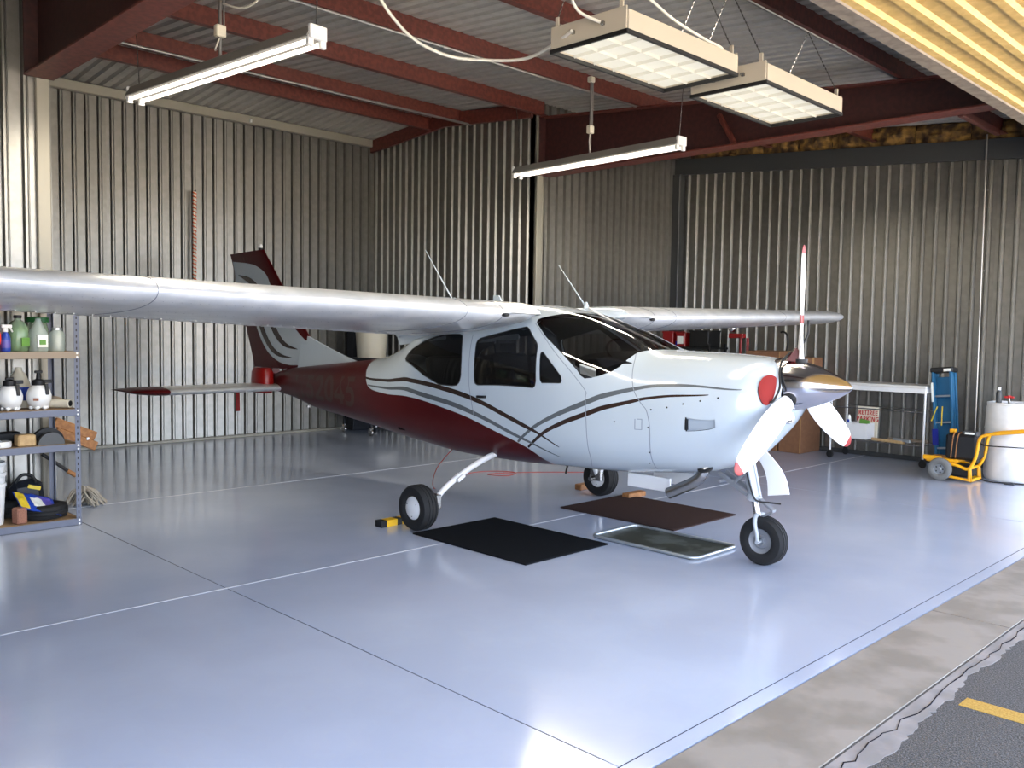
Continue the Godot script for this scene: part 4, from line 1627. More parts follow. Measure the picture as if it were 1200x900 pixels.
func wheel(parent: Node3D, c: Vector3, r: float, w: float, hub: float, rim: String, cap: bool):
	# tyre with grooves, hub facing both sides, axis along x
	var xf := Transform3D(Basis(Vector3.BACK, PI / 2), c)
	var st := mb()
	var h := w / 2
	var pr := [Vector2(hub, -h * 0.72), Vector2(hub + 0.012, -h * 0.92), Vector2(lerpf(hub, r, 0.45), -h), Vector2(lerpf(hub, r, 0.8), -h * 0.93), Vector2(r - 0.008, -h * 0.66)]
	for g in [-0.42, 0.0, 0.42]:
		pr += [Vector2(r - 0.001, h * g - 0.007), Vector2(r - 0.007, h * g - 0.004), Vector2(r - 0.007, h * g + 0.004), Vector2(r - 0.001, h * g + 0.007)]
	pr += [Vector2(r - 0.008, h * 0.66), Vector2(lerpf(hub, r, 0.8), h * 0.93), Vector2(lerpf(hub, r, 0.45), h), Vector2(hub + 0.012, h * 0.92), Vector2(hub, h * 0.72)]
	lathe(st, pr, xf, 40)
	var t := part("tire", st, "tire", parent)
	st = mb()
	if cap:
		lathe(st, [Vector2(0, -h * 0.98), Vector2(hub * 0.5, -h * 0.95), Vector2(hub * 0.9, -h * 0.84), Vector2(hub + 0.004, -h * 0.7), Vector2(hub, 0), Vector2(hub + 0.004, h * 0.7), Vector2(hub * 0.9, h * 0.84), Vector2(hub * 0.5, h * 0.95), Vector2(0, h * 0.98)], xf, 32)
	else:
		lathe(st, [Vector2(0.02, -h * 0.8), Vector2(0.03, -h * 0.8), Vector2(0.034, -h * 0.55), Vector2(hub * 0.62, -h * 0.5), Vector2(hub * 0.68, -h * 0.68), Vector2(hub * 0.95, -h * 0.74), Vector2(hub + 0.004, -h * 0.85), Vector2(hub, 0), Vector2(hub + 0.004, h * 0.85), Vector2(hub * 0.95, h * 0.74), Vector2(hub * 0.68, h * 0.68), Vector2(hub * 0.62, h * 0.5), Vector2(0.034, h * 0.55), Vector2(0.03, h * 0.8), Vector2(0.02, h * 0.8)], xf, 32)
	part("wheel_hub", st, rim, t)
	if cap:
		st = mb()
		for k in 3:
			var a := TAU * k / 3.0 + 0.6
			for s in [-1.0, 1.0]:
				tube(st, [c + V(s * h * 0.85, sin(a) * hub * 0.7, cos(a) * hub * 0.7), c + V(s * h * 0.93, sin(a) * hub * 0.7, cos(a) * hub * 0.7)], 0.005, 6)
		part("hub_screw", st, "steel", t)


func gear(air: Node3D):
	for s in [-1.0, 1.0]:
		var leg := part("main_gear_leg", leg_shape(s), "gear_white", air)
		var st := mb()
		box(st, V(CX + s * 0.835, 0.415, -5.545), V(0.09, 0.03, 0.09), Basis(Vector3.BACK, s * -0.5))
		part("step_bracket", st, "gear_white", leg)
		st = mb()
		box(st, V(CX + s * 1.055, 0.235, -5.60), V(0.05, 0.12, 0.14))
		tube(st, [V(CX + s * 1.0, 0.19, -5.645), V(CX + s * 1.17, 0.19, -5.645)], 0.022, 10)
		part("brake_caliper", st, "steel", leg)
		wheel(air, V(CX + s * 1.18, 0.19, -5.65), 0.19, 0.155, 0.095, "gear_white", true)
	# nose gear
	var st := mb()
	var a := V(CX, 0.82, -3.34)
	var b := V(CX, 0.455, -3.245)
	tube(st, [a, b], 0.040, 16, 0.036)
	lathe(st, [Vector2(0.042, -0.03), Vector2(0.052, -0.028), Vector2(0.052, 0.012), Vector2(0.042, 0.016)], Transform3D(Basis(Vector3.RIGHT, 0.25), b + V(0, 0.03, -0.005)), 16)
	for q in [[-0.05, 0.02], [0.05, 0.02]]:
		tube(st, [V(CX + q[0], 0.80, -3.33 + q[1]), V(CX + q[0] * 0.8, 0.46, -3.24 + q[1])], 0.013, 8)
	var ns := part("nose_strut", st, "wheel_pale", air)
	st = mb()
	tube(st, [b, V(CX, 0.335, -3.215)], 0.024, 14)
	part("oleo_piston", st, "chrome", ns)
	st = mb()
	for s in [-1.0, 1.0]:
		tube(st, smooth([V(CX, 0.355, -3.215), V(CX + s * 0.055, 0.35, -3.205), V(CX + s * 0.085, 0.30, -3.19), V(CX + s * 0.088, 0.235, -3.17), V(CX + s * 0.086, 0.175, -3.165)], 4), 0.0175, 10, 0.014)
	tube(st, [V(CX - 0.10, 0.175, -3.165), V(CX + 0.10, 0.175, -3.165)], 0.014, 10)
	part("nose_fork", st, "wheel_pale", ns)
	st = mb()
	bar(st, V(CX, 0.47, -3.20), V(CX, 0.40, -3.09), 0.05, 0.016)
	bar(st, V(CX, 0.40, -3.09), V(CX, 0.34, -3.19), 0.045, 0.016)
	part("torque_link", st, "wheel_grey", ns)
	st = mb()
	bar(st, V(CX - 0.05, 0.50, -3.28), V(CX - 0.05, 0.63, -3.52), 0.022, 0.03)
	bar(st, V(CX + 0.05, 0.50, -3.28), V(CX + 0.05, 0.63, -3.52), 0.022, 0.03)
	bar(st, V(CX - 0.05, 0.56, -3.40), V(CX - 0.05, 0.66, -3.30), 0.018, 0.02)
	bar(st, V(CX - 0.12, 0.58, -3.47), V(CX + 0.12, 0.58, -3.47), 0.02, 0.02)
	part("drag_brace", st, "wheel_grey", ns)
	st = mb()
	tube(st, smooth([V(CX - 0.045, 0.66, -3.29), V(CX - 0.075, 0.56, -3.24), V(CX - 0.06, 0.47, -3.20), V(CX - 0.02, 0.46, -3.12), V(CX + 0.02, 0.455, -3.05)]), 0.007, 6)
	part("brake_hose", st, "black", ns)
	wheel(air, V(CX, 0.177, -3.165), 0.177, 0.125, 0.085, "wheel_grey", false)
	# the curved door beside the nose gear
	st = mb()
	var rings := []
	for k in 11:
		var q := k / 10.0
		var y := lerpf(0.82, 0.475, q)
		var c := V(CX + 0.13, y, -3.32 + 0.185 * q + 0.03 * sin(PI * q))
		var w := lerpf(0.058, 0.088, q)
		var bend := 0.03 * sin(PI * q)
		rings.append([c + V(bend, 0.035 * q, w), c + V(0.010 + bend, 0.035 * q, w), c + V(0.025 + bend, 0, -w), c + V(0.015 + bend, 0, -w)])
	loft(st, rings)
	part("nose_gear_door", st, "prop_white", air)


func leg_shape(s: float) -> SurfaceTool:
	var st := mb()
	tube(st, smooth([V(CX + s * 0.40, 0.60, -5.50), V(CX + s * 0.60, 0.535, -5.52), V(CX + s * 0.82, 0.43, -5.545), V(CX + s * 0.95, 0.345, -5.565), V(CX + s * 1.02, 0.275, -5.585), V(CX + s * 1.07, 0.215, -5.61)], 5), 0.026, 14, 0.022)
	return st


func blade_rings(phi: float, rs: Array) -> Array:
	var hub := V(CX, 1.31, -2.93)
	var d := V(cos(phi), sin(phi), 0)
	var t := V(-sin(phi), cos(phi), 0)
	var tab := [[0.10, 0.070, 38.0, 0.068], [0.16, 0.078, 36.0, 0.060], [0.22, 0.115, 33.0, 0.042], [0.30, 0.150, 29.0, 0.030], [0.45, 0.172, 24.0, 0.021], [0.60, 0.170, 20.0, 0.016], [0.75, 0.155, 17.0, 0.012], [0.86, 0.130, 15.0, 0.010], [0.93, 0.092, 14.0, 0.008], [0.955, 0.060, 14.0, 0.006], [0.967, 0.022, 14.0, 0.004]]
	var out := []
	for r in rs:
		var i := 0
		while i < tab.size() - 2 and tab[i + 1][0] < r:
			i += 1
		var q := clampf((r - tab[i][0]) / (tab[i + 1][0] - tab[i][0]), 0, 1)
		var c: float = lerpf(tab[i][1], tab[i + 1][1], q)
		var be := deg_to_rad(lerpf(tab[i][2], tab[i + 1][2], q))
		var th: float = lerpf(tab[i][3], tab[i + 1][3], q)
		var ch := t * cos(be) + Vector3.BACK * sin(be)
		var nn := ch.cross(d)
		var ring := []
		for k in 20:
			var a := TAU * k / 20
			var x := cos(a)
			ring.append(hub + d * r + ch * (x * c / 2 - 0.0) + nn * (sin(a) * th / 2 * (1.0 - 0.25 * x)))
		out.append(ring)
	return out


func propeller(air: Node3D):
	var st := mb()
	lathe(st, [Vector2(0.0, 0.0), Vector2(0.184, 0.0), Vector2(0.188, 0.012), Vector2(0.186, 0.05), Vector2(0.178, 0.12), Vector2(0.162, 0.20), Vector2(0.138, 0.29), Vector2(0.106, 0.37), Vector2(0.07, 0.445), Vector2(0.035, 0.503), Vector2(0.014, 0.527), Vector2(0.0, 0.532)], Transform3D(Basis(Vector3.RIGHT, PI / 2), V(CX, 1.31, -3.085)), 48)
	part("spinner", st, "chrome", air, "polished chrome spinner")
	for k in 3:
		var phi := deg_to_rad([90.0, 213.5, 330.5][k])
		st = mb()
		loft(st, blade_rings(phi, [0.10, 0.13, 0.16, 0.19, 0.22, 0.26, 0.30, 0.37, 0.45, 0.52, 0.60, 0.68, 0.75, 0.81, 0.86, 0.905]))
		var b := part("propeller_blade", st, "prop_white", air)
		st = mb()
		loft(st, blade_rings(phi, [0.905, 0.93, 0.945, 0.955, 0.962, 0.967]))
		part("blade_tip", st, "prop_red", b, "red blade tip")
		st = mb()
		var d := V(cos(phi), sin(phi), 0)
		tube(st, [V(CX, 1.31, -2.93) + d * 0.12, V(CX, 1.31, -2.93) + d * 0.183], 0.050, 18)
		part("blade_cuff", st, "black", b)


# ------------------------------------------------------------------ things on and under the aircraft
func under_aircraft():
	# red plugs in the cowl's air intakes
	for s in [-1.0, 1.0]:
		var st := mb()
		var poly := P2(smooth([Vector2(-3.049, .615), Vector2(-3.042, .67), Vector2(-3.025, .706), Vector2(-3.004, .722), Vector2(-2.994, .70), Vector2(-2.987, .587), Vector2(-2.990, .445), Vector2(-3.004, .366), Vector2(-3.017, .376), Vector2(-3.034, .459), Vector2(-3.046, .545), Vector2(-3.049, .615)], 3))
		for i in poly.size():
			poly[i].y *= SV
		poly.remove_at(poly.size() - 1)
		var rim := mb()
		var zz := -3.06
		while zz < -2.975:
			var vy := 0.3
			while vy < 0.76:
				var cell := PackedVector2Array([Vector2(zz, vy * SV), Vector2(zz + 0.008, vy * SV), Vector2(zz + 0.008, (vy + 0.03) * SV), Vector2(zz, (vy + 0.03) * SV)])
				for a in Geometry2D.intersect_polygons(cell, poly):
					skin(st, a, 0.016, false, [s])
				vy += 0.03
			zz += 0.008
		for i in poly.size():
			var p := poly[i]
			var q := poly[(i + 1) % poly.size()]
			var a := fp(p.x, p.y / SV, s)
			var b := fp(q.x, q.y / SV, s)
			var n := fn(p.x, p.y / SV, s)
			quad(rim, a - n * 0.01, b - n * 0.01, b + n * 0.016, a + n * 0.016, a - V(CX + s * 0.34, 1.27, -3.0))
		var t := thing("cowl_plug", "red foam plug in the engine intake beside the spinner" if s < 0 else "red foam plug in the far engine intake behind the spinner", "plug", V(CX + s * 0.34, 1.18, -3.0), "engine intake plugs")
		part("foam_face", st, "plug_red", t)
		part("foam_edge", rim, "rubber_seal", t)
	# the strap and cord that tie the plugs to the propeller
	var sc := mb()
	var rr := blade_rings(PI / 2, [0.43, 0.445, 0.46, 0.475, 0.485])
	for r in rr:
		var m := Vector3.ZERO
		for p in r:
			m += p / r.size()
		for i in r.size():
			r[i] = m + (r[i] - m) * 1.06 + (r[i] - m).normalized() * 0.003
	loft(sc, rr)
	var ps := thing("propeller_strap", "red band round the upright propeller blade with a black cord down to the spinner", "strap", V(CX, 1.75, -2.93))
	part("band", sc, "prop_red", ps)
	sc = mb()
	tube(sc, smooth([V(CX + 0.04, 1.76, -2.90), V(CX + 0.055, 1.66, -2.91), V(CX + 0.02, 1.585, -2.94), V(CX - 0.06, 1.53, -2.98), V(CX - 0.13, 1.47, -3.0), V(CX - 0.18, 1.40, -2.985), V(CX - 0.23, 1.30, -2.955), V(CX - 0.29, 1.22, -2.96), V(CX - 0.31, 1.20, -2.98)], 6), 0.008, 8)
	part("cord", sc, "black", ps)
	sc = mb()
	prism(sc, P2([[-0.05, 0], [0.045, -0.01], [0.04, 0.07], [0.02, 0.09]]), Transform3D(Basis(Vector3.UP, -0.7), V(CX - 0.05, 1.48, -2.965)), 0.02)
	part("pennant", sc, "paint_maroon", ps)
	# the gust lock on the tail with its streamer
	var gl := thing("gust_lock", "red gust lock clamped on the tail with a red streamer hanging below", "gust lock", V(CX - 0.1, 0.5, -10.4))
	sc = mb()
	var rg := []
	for e in [[0.84, 0.07, 0.15], [0.88, 0.085, 0.18], [1.0, 0.09, 0.19], [1.10, 0.085, 0.18], [1.15, 0.06, 0.15]]:
		var ring := []
		for k in 16:
			var a := TAU * k / 16
			ring.append(V(CX - 0.19 + e[1] * signf(cos(a)) * pow(absf(cos(a)), 0.6), e[0], -9.98 + e[2] * signf(sin(a)) * pow(absf(sin(a)), 0.6)))
		rg.append(ring)
	loft(sc, rg)
	part("foam_block", sc, "paint_red", gl)
	sc = mb()
	prism(sc, P2([[-0.045, 0.84], [0.0, 0.85], [0.004, 0.56], [-0.05, 0.555]]), Transform3D(Basis(Vector3.UP, -0.75), V(CX - 0.16, 0.0, -10.62)), 0.004)
	part("streamer", sc, "plug_red", gl)

	# wheel chocks
	var yc := thing("wheel_chock", "yellow and black striped chock behind the near main wheel", "chock", V(4.36, 0, -5.95), "wheel chocks")
	for e in [[4.40, 0.06], [4.565, 0.05], [4.73, 0.06]]:
		var dark := mb()
		box(dark, V(e[0], 0.0275, -5.95), V(e[1], 0.055, 0.09), Basis(), 0.003)
		part("black_band", dark, "black", yc)
	for x in [4.485, 4.645]:
		var ye := mb()
		box(ye, V(x, 0.0275, -5.95), V(0.11, 0.055, 0.09), Basis(), 0.003)
		part("yellow_band", ye, "chock_yellow", yc)
	for e in [[V(7.10, 0.03, -6.0), V(0.26, 0.06, 0.09), "wooden block behind the far main wheel"], [V(7.12, 0.025, -5.38), V(0.28, 0.05, 0.09), "wooden block in front of the far main wheel by the brown mat"]]:
		var st := mb()
		box(st, e[0], e[1])
		single("wheel_chock", st, "wood", e[2], "chock", "wheel chocks")
	# mats
	var st := mb()
	box(st, V(4.885, 0.006, -4.92), V(0.92, 0.012, 1.28))
	single("floor_mat", st, "mat_black", "black rubber mat beside the near main wheel", "mat", "floor mats")
	st = mb()
	box(st, V(6.62, 0.006, -4.85), V(0.98, 0.012, 1.28))
	single("floor_mat", st, "mat_brown", "dark brown mat on the far side under the engine", "mat", "floor mats")
	var pan := thing("drip_pan", "oily grey metal drip pan behind the nose wheel", "pan", V(5.735, 0, -4.04))
	st = mb()
	var pp := PackedVector2Array()
	for q in [[1, 1, 0.0], [-1, 1, 90.0], [-1, -1, 180.0], [1, -1, 270.0]]:
		for k in 5:
			var a := deg_to_rad(q[2] + 22.5 * k)
			pp.append(Vector2(q[0] * (0.29 - 0.06) + 0.06 * cos(a), q[1] * (0.49 - 0.06) + 0.06 * sin(a)))
	prism(st, pp, Transform3D(Basis(Vector3.RIGHT, Vector3.FORWARD, Vector3.UP), V(5.735, 0.001, -4.04)), 0.006)
	part("tray", st, "pan_metal", pan)
	st = mb()
	var loop := []
	for p in pp:
		loop.append(V(5.735 + p.x, 0.016, -4.04 - p.y))
	loop.append(loop[0])
	tube(st, loop, 0.013, 8, -1, true)
	part("rolled_rim", st, "galvanised", pan)
	# red cord on the floor behind the leg
	st = mb()
	tube(st, smooth([V(5.5, 0.62, -6.2), V(5.55, 0.3, -6.6), V(5.85, 0.01, -7.0), V(6.3, 0.006, -7.25), V(6.75, 0.006, -7.5), V(7.1, 0.006, -7.45), V(7.25, 0.006, -7.2), V(7.0, 0.006, -7.1), V(6.9, 0.012, -7.3), V(7.4, 0.006, -7.1), V(8.0, 0.006, -6.6)], 6), 0.004, 6)
	single("power_cord", st, "cord_red", "thin red cord trailing over the floor behind the main wheel", "cord")


# ------------------------------------------------------------------ shelving at the left
func bottle(st: SurfaceTool, c: Vector3, r: float, h: float, neck := 0.35, sh := 0.7, n := 20):
	lathe(st, [Vector2(0, 0), Vector2(r * 0.92, 0), Vector2(r, 0.01), Vector2(r, h * sh * 0.9), Vector2(r * 0.93, h * sh), Vector2(r * lerpf(neck, 1, 0.5), h * (sh + (1 - sh) * 0.55)), Vector2(r * neck, h * (sh + (1 - sh) * 0.8)), Vector2(r * neck, h), Vector2(0, h)], Transform3D(Basis(), c), n)


func cap(st: SurfaceTool, c: Vector3, r: float, h: float):
	lathe(st, [Vector2(0, 0), Vector2(r, 0), Vector2(r, h * 0.85), Vector2(r * 0.85, h), Vector2(0, h)], Transform3D(Basis(), c), 16)


func shelf_unit():
	var x0 := 0.74
	var x1 := 2.585
	var zf := -7.63
	var zb := -8.28
	var s := thing("shelf_unit", "grey-blue steel shelving against the left return wall, under the near wing", "shelf", V((x0 + x1) / 2, 0, (zf + zb) / 2))
	for e in [[x0, zf], [x1, zf], [x0, zb], [x1, zb]]:
		var st := mb()
		var sx := -1.0 if e[0] > 1.5 else 1.0
		var sz := -1.0 if e[1] > -8.0 else 1.0
		box(st, V(e[0], 0.915, e[1] + sz * 0.019), V(0.004, 1.83, 0.038), Basis(), 0.0)
		box(st, V(e[0] + sx * 0.019, 0.915, e[1]), V(0.038, 1.83, 0.004), Basis(), 0.0)
		var po := part("post", st, "shelf_blue", s)
		st = mb()
		var y := 0.06
		while y < 1.8:
			box(st, V(e[0] + sx * 0.019, y, e[1] - sz * 0.002), V(0.009, 0.022, 0.003), Basis(), 0.0)
			y += 0.05
		part("slots", st, "black", po).set_meta("kind", "stuff")
	var lv := [[0.0, "shelf_blue"], [0.62, "shelf_blue"], [0.905, "shelf_blue"], [1.375, "shelf_tan"], [1.78, "shelf_tan"]]
	for e in lv:
		var y: float = e[0]
		var st := mb()
		for z in [zf + 0.003, zb - 0.003]:
			box(st, V((x0 + x1) / 2, y + 0.03, z), V(x1 - x0, 0.055, 0.012), Basis(), 0.003)
			box(st, V((x0 + x1) / 2, y + 0.008, z - 0.012 * signf(z + 8.0)), V(x1 - x0, 0.012, 0.02), Basis(), 0.002)
		for x in [x0, x1]:
			box(st, V(x, y + 0.03, (zf + zb) / 2), V(0.012, 0.055, zf - zb), Basis(), 0.003)
		var b := part("shelf_beam", st, e[1], s)
		st = mb()
		box(st, V((x0 + x1) / 2, y + 0.052, (zf + zb) / 2), V(x1 - x0 - 0.02, 0.012, zf - zb - 0.02), Basis(), 0.0)
		part("shelf_board", st, "chipboard", s)
		st = mb()
		for x in [x0, x1]:
			for dy in [0.015, 0.045]:
				var sx := -1.0 if x > 1.5 else 1.0
				tube(st, [V(x + sx * 0.018, y + dy, zf + 0.006), V(x + sx * 0.018, y + dy, zf + 0.013)], 0.008, 8)
		part("rivet", st, "plastic_white", b)
	var a := [0.058, 0.678, 0.963, 1.433]
	shelf_goods(a)


func shelf_goods(a: Array):
	var st := mb()
	var y: float = a[3]
	# top visible row
	var t := thing("jug", "orange plastic jug with a moulded handle at the frame's edge, top visible shelf", "jug", V(1.93, y, -7.76), "jugs and bottles on the shelves")
	lathe(st, [Vector2(0, 0), Vector2(0.07, 0), Vector2(0.078, 0.012), Vector2(0.078, 0.10), Vector2(0.06, 0.15), Vector2(0.03, 0.19), Vector2(0.025, 0.22), Vector2(0, 0.22)], Transform3D(Basis(), V(1.92, y, -7.80)), 20)
	part("body", st, "plastic_orange", t)
	st = mb()
	tube(st, smooth([V(1.945, y + 0.21, -7.76), V(1.99, y + 0.20, -7.74), V(2.02, y + 0.15, -7.73), V(2.025, y + 0.08, -7.73), V(2.0, y + 0.015, -7.74)]), 0.017, 10)
	part("handle", st, "plastic_orange", t)
	st = mb()
	box(st, V(1.955, y + 0.075, -7.728), V(0.05, 0.075, 0.006), Basis(Vector3.UP, 0.2))
	part("label", st, "label_white", t)

	t = thing("bottle", "dark red bottle standing behind the orange jug", "bottle", V(1.96, y, -7.99), "jugs and bottles on the shelves")
	st = mb()
	bottle(st, V(1.96, y, -7.99), 0.085, 0.29, 0.5, 0.75)
	part("body", st, "plastic_red", t)
	st = mb()
	cap(st, V(1.96, y + 0.28, -7.99), 0.045, 0.03)
	part("cap", st, "plastic_red", t)

	t = thing("spray_bottle", "small blue spray bottle with a white nozzle on the top visible shelf", "bottle", V(2.075, y, -7.74), "jugs and bottles on the shelves")
	st = mb()
	bottle(st, V(2.075, y, -7.74), 0.036, 0.16, 0.4, 0.72)
	part("body", st, "plastic_blue", t)
	st = mb()
	cap(st, V(2.075, y + 0.155, -7.74), 0.02, 0.035)
	box(st, V(2.085, y + 0.20, -7.74), V(0.075, 0.025, 0.026))
	bar(st, V(2.11, y + 0.19, -7.74), V(2.125, y + 0.155, -7.73), 0.012, 0.01)
	part("nozzle", st, "plastic_white", t)
	st = mb()
	lathe(st, [Vector2(0.0365, 0.03), Vector2(0.0367, 0.031), Vector2(0.0367, 0.09), Vector2(0.0365, 0.091)], Transform3D(Basis(), V(2.075, y, -7.74)), 20)
	part("label", st, "label_violet", t)

	t = thing("jug", "large greenish jug with a green label beside the blue spray bottle", "jug", V(2.19, y, -7.83), "jugs and bottles on the shelves")
	st = mb()
	bottle(st, V(2.19, y, -7.83), 0.082, 0.265, 0.3, 0.72)
	part("body", st, "jug_green", t)
	st = mb()
	cap(st, V(2.19, y + 0.265, -7.83), 0.03, 0.025)
	part("cap", st, "black", t)
	st = mb()
	box(st, V(2.225, y + 0.075, -7.752), V(0.075, 0.07, 0.012), Basis(Vector3.UP, 0.35))
	part("label", st, "label_green", t)
	st = mb()
	bottle(st, V(2.19, y + 0.01, -7.83), 0.076, 0.19, 0.6, 0.8)
	part("liquid", st, "label_green", t)

	t = thing("jug", "clear jug with a white label in the middle of the top visible shelf", "jug", V(2.325, y, -7.78), "jugs and bottles on the shelves")
	st = mb()
	lathe(st, [Vector2(0, 0), Vector2(0.07, 0), Vector2(0.074, 0.01), Vector2(0.074, 0.14), Vector2(0.055, 0.18), Vector2(0.022, 0.25), Vector2(0.02, 0.265), Vector2(0, 0.265)], Transform3D(Basis(), V(2.325, y, -7.78)), 20)
	part("body", st, "jug_clear", t)
	st = mb()
	box(st, V(2.335, y + 0.085, -7.708), V(0.085, 0.10, 0.012), Basis(Vector3.UP, 0.2))
	part("label", st, "label_white", t)
	st = mb()
	box(st, V(2.335, y + 0.075, -7.700), V(0.05, 0.04, 0.006), Basis(Vector3.UP, 0.2))
	part("print", st, "label_green", t)

	t = thing("bottle", "dark bottle with a broad green lid behind the glass jar", "bottle", V(2.37, y, -8.05), "jugs and bottles on the shelves")
	st = mb()
	bottle(st, V(2.40, y, -8.05), 0.085, 0.25, 0.7, 0.8)
	part("body", st, "jug_green", t)
	st = mb()
	cap(st, V(2.40, y + 0.235, -8.05), 0.09, 0.045)
	part("lid", st, "plastic_green", t)

	t = thing("glass_jar", "round glass jar with pale contents at the right end of the top visible shelf", "jar", V(2.46, y, -7.76), "jugs and bottles on the shelves")
	st = mb()
	bottle(st, V(2.46, y, -7.76), 0.06, 0.18, 0.62, 0.78)
	part("glass", st, "jug_clear", t)
	st = mb()
	lathe(st, [Vector2(0, 0.008), Vector2(0.034, 0.008), Vector2(0.036, 0.11), Vector2(0.022, 0.135), Vector2(0, 0.14)], Transform3D(Basis(), V(2.46, y, -7.76)), 14)
	part("contents", st, "plastic_cream", t)
	st = mb()
	cap(st, V(2.46, y + 0.175, -7.76), 0.04, 0.02)
	part("lid", st, "galvanised", t)

	# second row: the two pump sprayers
	y = a[2]
	for k in 2:
		var c := V([2.115, 2.325][k], y, [-7.80, -7.79][k])
		t = thing("pump_sprayer", ["left white pump sprayer with a black pump, second shelf", "right white pump sprayer with a raised black plunger, second shelf"][k], "sprayer", c, "pump sprayers on the second shelf")
		st = mb()
		lathe(st, [Vector2(0, 0.012), Vector2(0.045, 0.012), Vector2(0.074, 0.035), Vector2(0.092, 0.08), Vector2(0.094, 0.115), Vector2(0.08, 0.16), Vector2(0.055, 0.19), Vector2(0.04, 0.2)], Transform3D(Basis(), c), 28)
		for q in 6:
			var an := TAU * q / 6
			ellipsoid(st, c + V(cos(an) * 0.055, 0.016, sin(an) * 0.055), V(0.022, 0.016, 0.022), 10)
		part("tank", st, "plastic_white", t)
		st = mb()
		lathe(st, [Vector2(0.045, 0.19), Vector2(0.05, 0.2), Vector2(0.046, 0.235), Vector2(0.02, 0.245), Vector2(0.014, 0.25 + 0.05 * k), Vector2(0, 0.25 + 0.05 * k)], Transform3D(Basis(), c), 20)
		box(st, c + V(0.0, 0.253 + 0.05 * k, 0.0), V(0.055, 0.02, 0.03))
		box(st, c + V(0.055, 0.225, 0.01), V(0.08, 0.028, 0.03))
		box(st, c + V(0.038, 0.165, 0.078), V(0.024, 0.09, 0.018), Basis(Vector3.RIGHT, -0.25))
		part("pump", st, "black", t)
		if k == 1:
			st = mb()
			box(st, c + V(-0.045, 0.085, 0.079), V(0.04, 0.022, 0.006), Basis(Vector3.UP, -0.5))
			part("label", st, "brick_clay", t)
	t = thing("jug", "cream bell-shaped jug with a blue band behind the two sprayers", "jug", V(2.25, y, -8.05), "jugs and bottles on the shelves")
	st = mb()
	lathe(st, [Vector2(0, 0), Vector2(0.09, 0), Vector2(0.09, 0.16), Vector2(0.085, 0.2), Vector2(0.055, 0.27), Vector2(0.03, 0.30), Vector2(0.026, 0.33), Vector2(0, 0.33)], Transform3D(Basis(), V(2.25, y, -8.05)), 22)
	part("body", st, "plastic_cream", t)
	st = mb()
	lathe(st, [Vector2(0.09, 0.06), Vector2(0.0925, 0.062), Vector2(0.0925, 0.17), Vector2(0.09, 0.172)], Transform3D(Basis(), V(2.25, y, -8.05)), 22)
	part("band", st, "plastic_blue", t)
	t = thing("metal_canister", "shiny metal canister on a dark base left of the sprayers", "canister", V(1.97, y, -7.80))
	st = mb()
	lathe(st, [Vector2(0, 0.05), Vector2(0.055, 0.05), Vector2(0.06, 0.06), Vector2(0.06, 0.13), Vector2(0.04, 0.16), Vector2(0, 0.17)], Transform3D(Basis(), V(1.965, y, -7.80)), 22)
	part("body", st, "galvanised", t)
	st = mb()
	box(st, V(1.95, y + 0.025, -7.80), V(0.16, 0.05, 0.14))
	part("base", st, "black", t)
	st = mb()
	tube(st, [V(2.40, y + 0.037, -7.88), V(2.535, y + 0.042, -7.70)], 0.036, 18)
	lathe(st, [Vector2(0.0, 0.0), Vector2(0.022, 0.0)], Transform3D(Basis(Vector3(0.6, 0.02, 0.8).cross(Vector3.UP).normalized(), 0.0) * Basis(Vector3.RIGHT, PI / 2) * Basis(Vector3.BACK, -0.64), V(2.536, y + 0.042, -7.698)), 14)
	single("pipe_offcut", st, "plastic_cream", "cream plastic pipe lying at the right end of the second shelf", "pipe")
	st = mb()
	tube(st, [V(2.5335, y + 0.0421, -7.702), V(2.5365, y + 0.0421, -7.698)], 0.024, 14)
	single("pipe_mouth_shade", st, "black", "black disc standing for the shade in the open mouth of the cream pipe, second shelf", "plug")  # a solid black disc paints the shade inside the hollow pipe end
	st = mb()
	ellipsoid(st, V(2.48, y + 0.045, -8.0), V(0.10, 0.045, 0.12), 14)
	single("cloth_bundle", st, "shelf_tan", "grey bundle behind the cream pipe on the second shelf", "cloth")

	# third row
	y = a[1]
	t = thing("tape_roll", "white roll lying flat at the left of the third shelf", "roll", V(2.03, y, -7.76))
	st = mb()
	lathe(st, [Vector2(0.035, 0), Vector2(0.085, 0), Vector2(0.088, 0.01), Vector2(0.088, 0.04), Vector2(0.085, 0.045), Vector2(0.035, 0.045), Vector2(0.035, 0)], Transform3D(Basis(), V(2.02, y, -7.76)), 26)
	part("roll", st, "plastic_white", t)
	st = mb()
	box(st, V(2.20, y + 0.046, -7.73), V(0.135, 0.092, 0.10), Basis(Vector3.UP, 0.05))
	single("wood_block", st, "wood_pale", "pale square wood block on the third shelf", "block")
	st = mb()
	box(st, V(2.12, y + 0.045, -8.0), V(0.22, 0.09, 0.12), Basis(Vector3.UP, 0.1))
	single("dark_case", st, "black", "low dark case behind the pale wood block", "case")
	for k in 2:
		st = mb()
		var c: Vector3 = [V(2.40, y + 0.075, -7.86), V(2.38, y + 0.055, -7.72)][k]
		var r: float = [0.125, 0.10][k]
		var half := PackedVector2Array()
		for q in 17:
			half.append(Vector2(cos(PI * q / 16.0) * r, sin(PI * q / 16.0) * r - (0.075 if k == 0 else 0.055)))
		prism(st, half, Transform3D(Basis(), c), 0.05)
		single("round_cover", st, ["black", "band_dark"][k], ["large black half-round cover at the back of the third shelf", "smaller grey half-round cover leaning at the front of the third shelf"][k], "cover")

	# bottom shelf
	y = a[0]
	t = thing("bucket", "stack of white plastic buckets at the left of the bottom shelf", "bucket", V(1.94, y, -7.82))
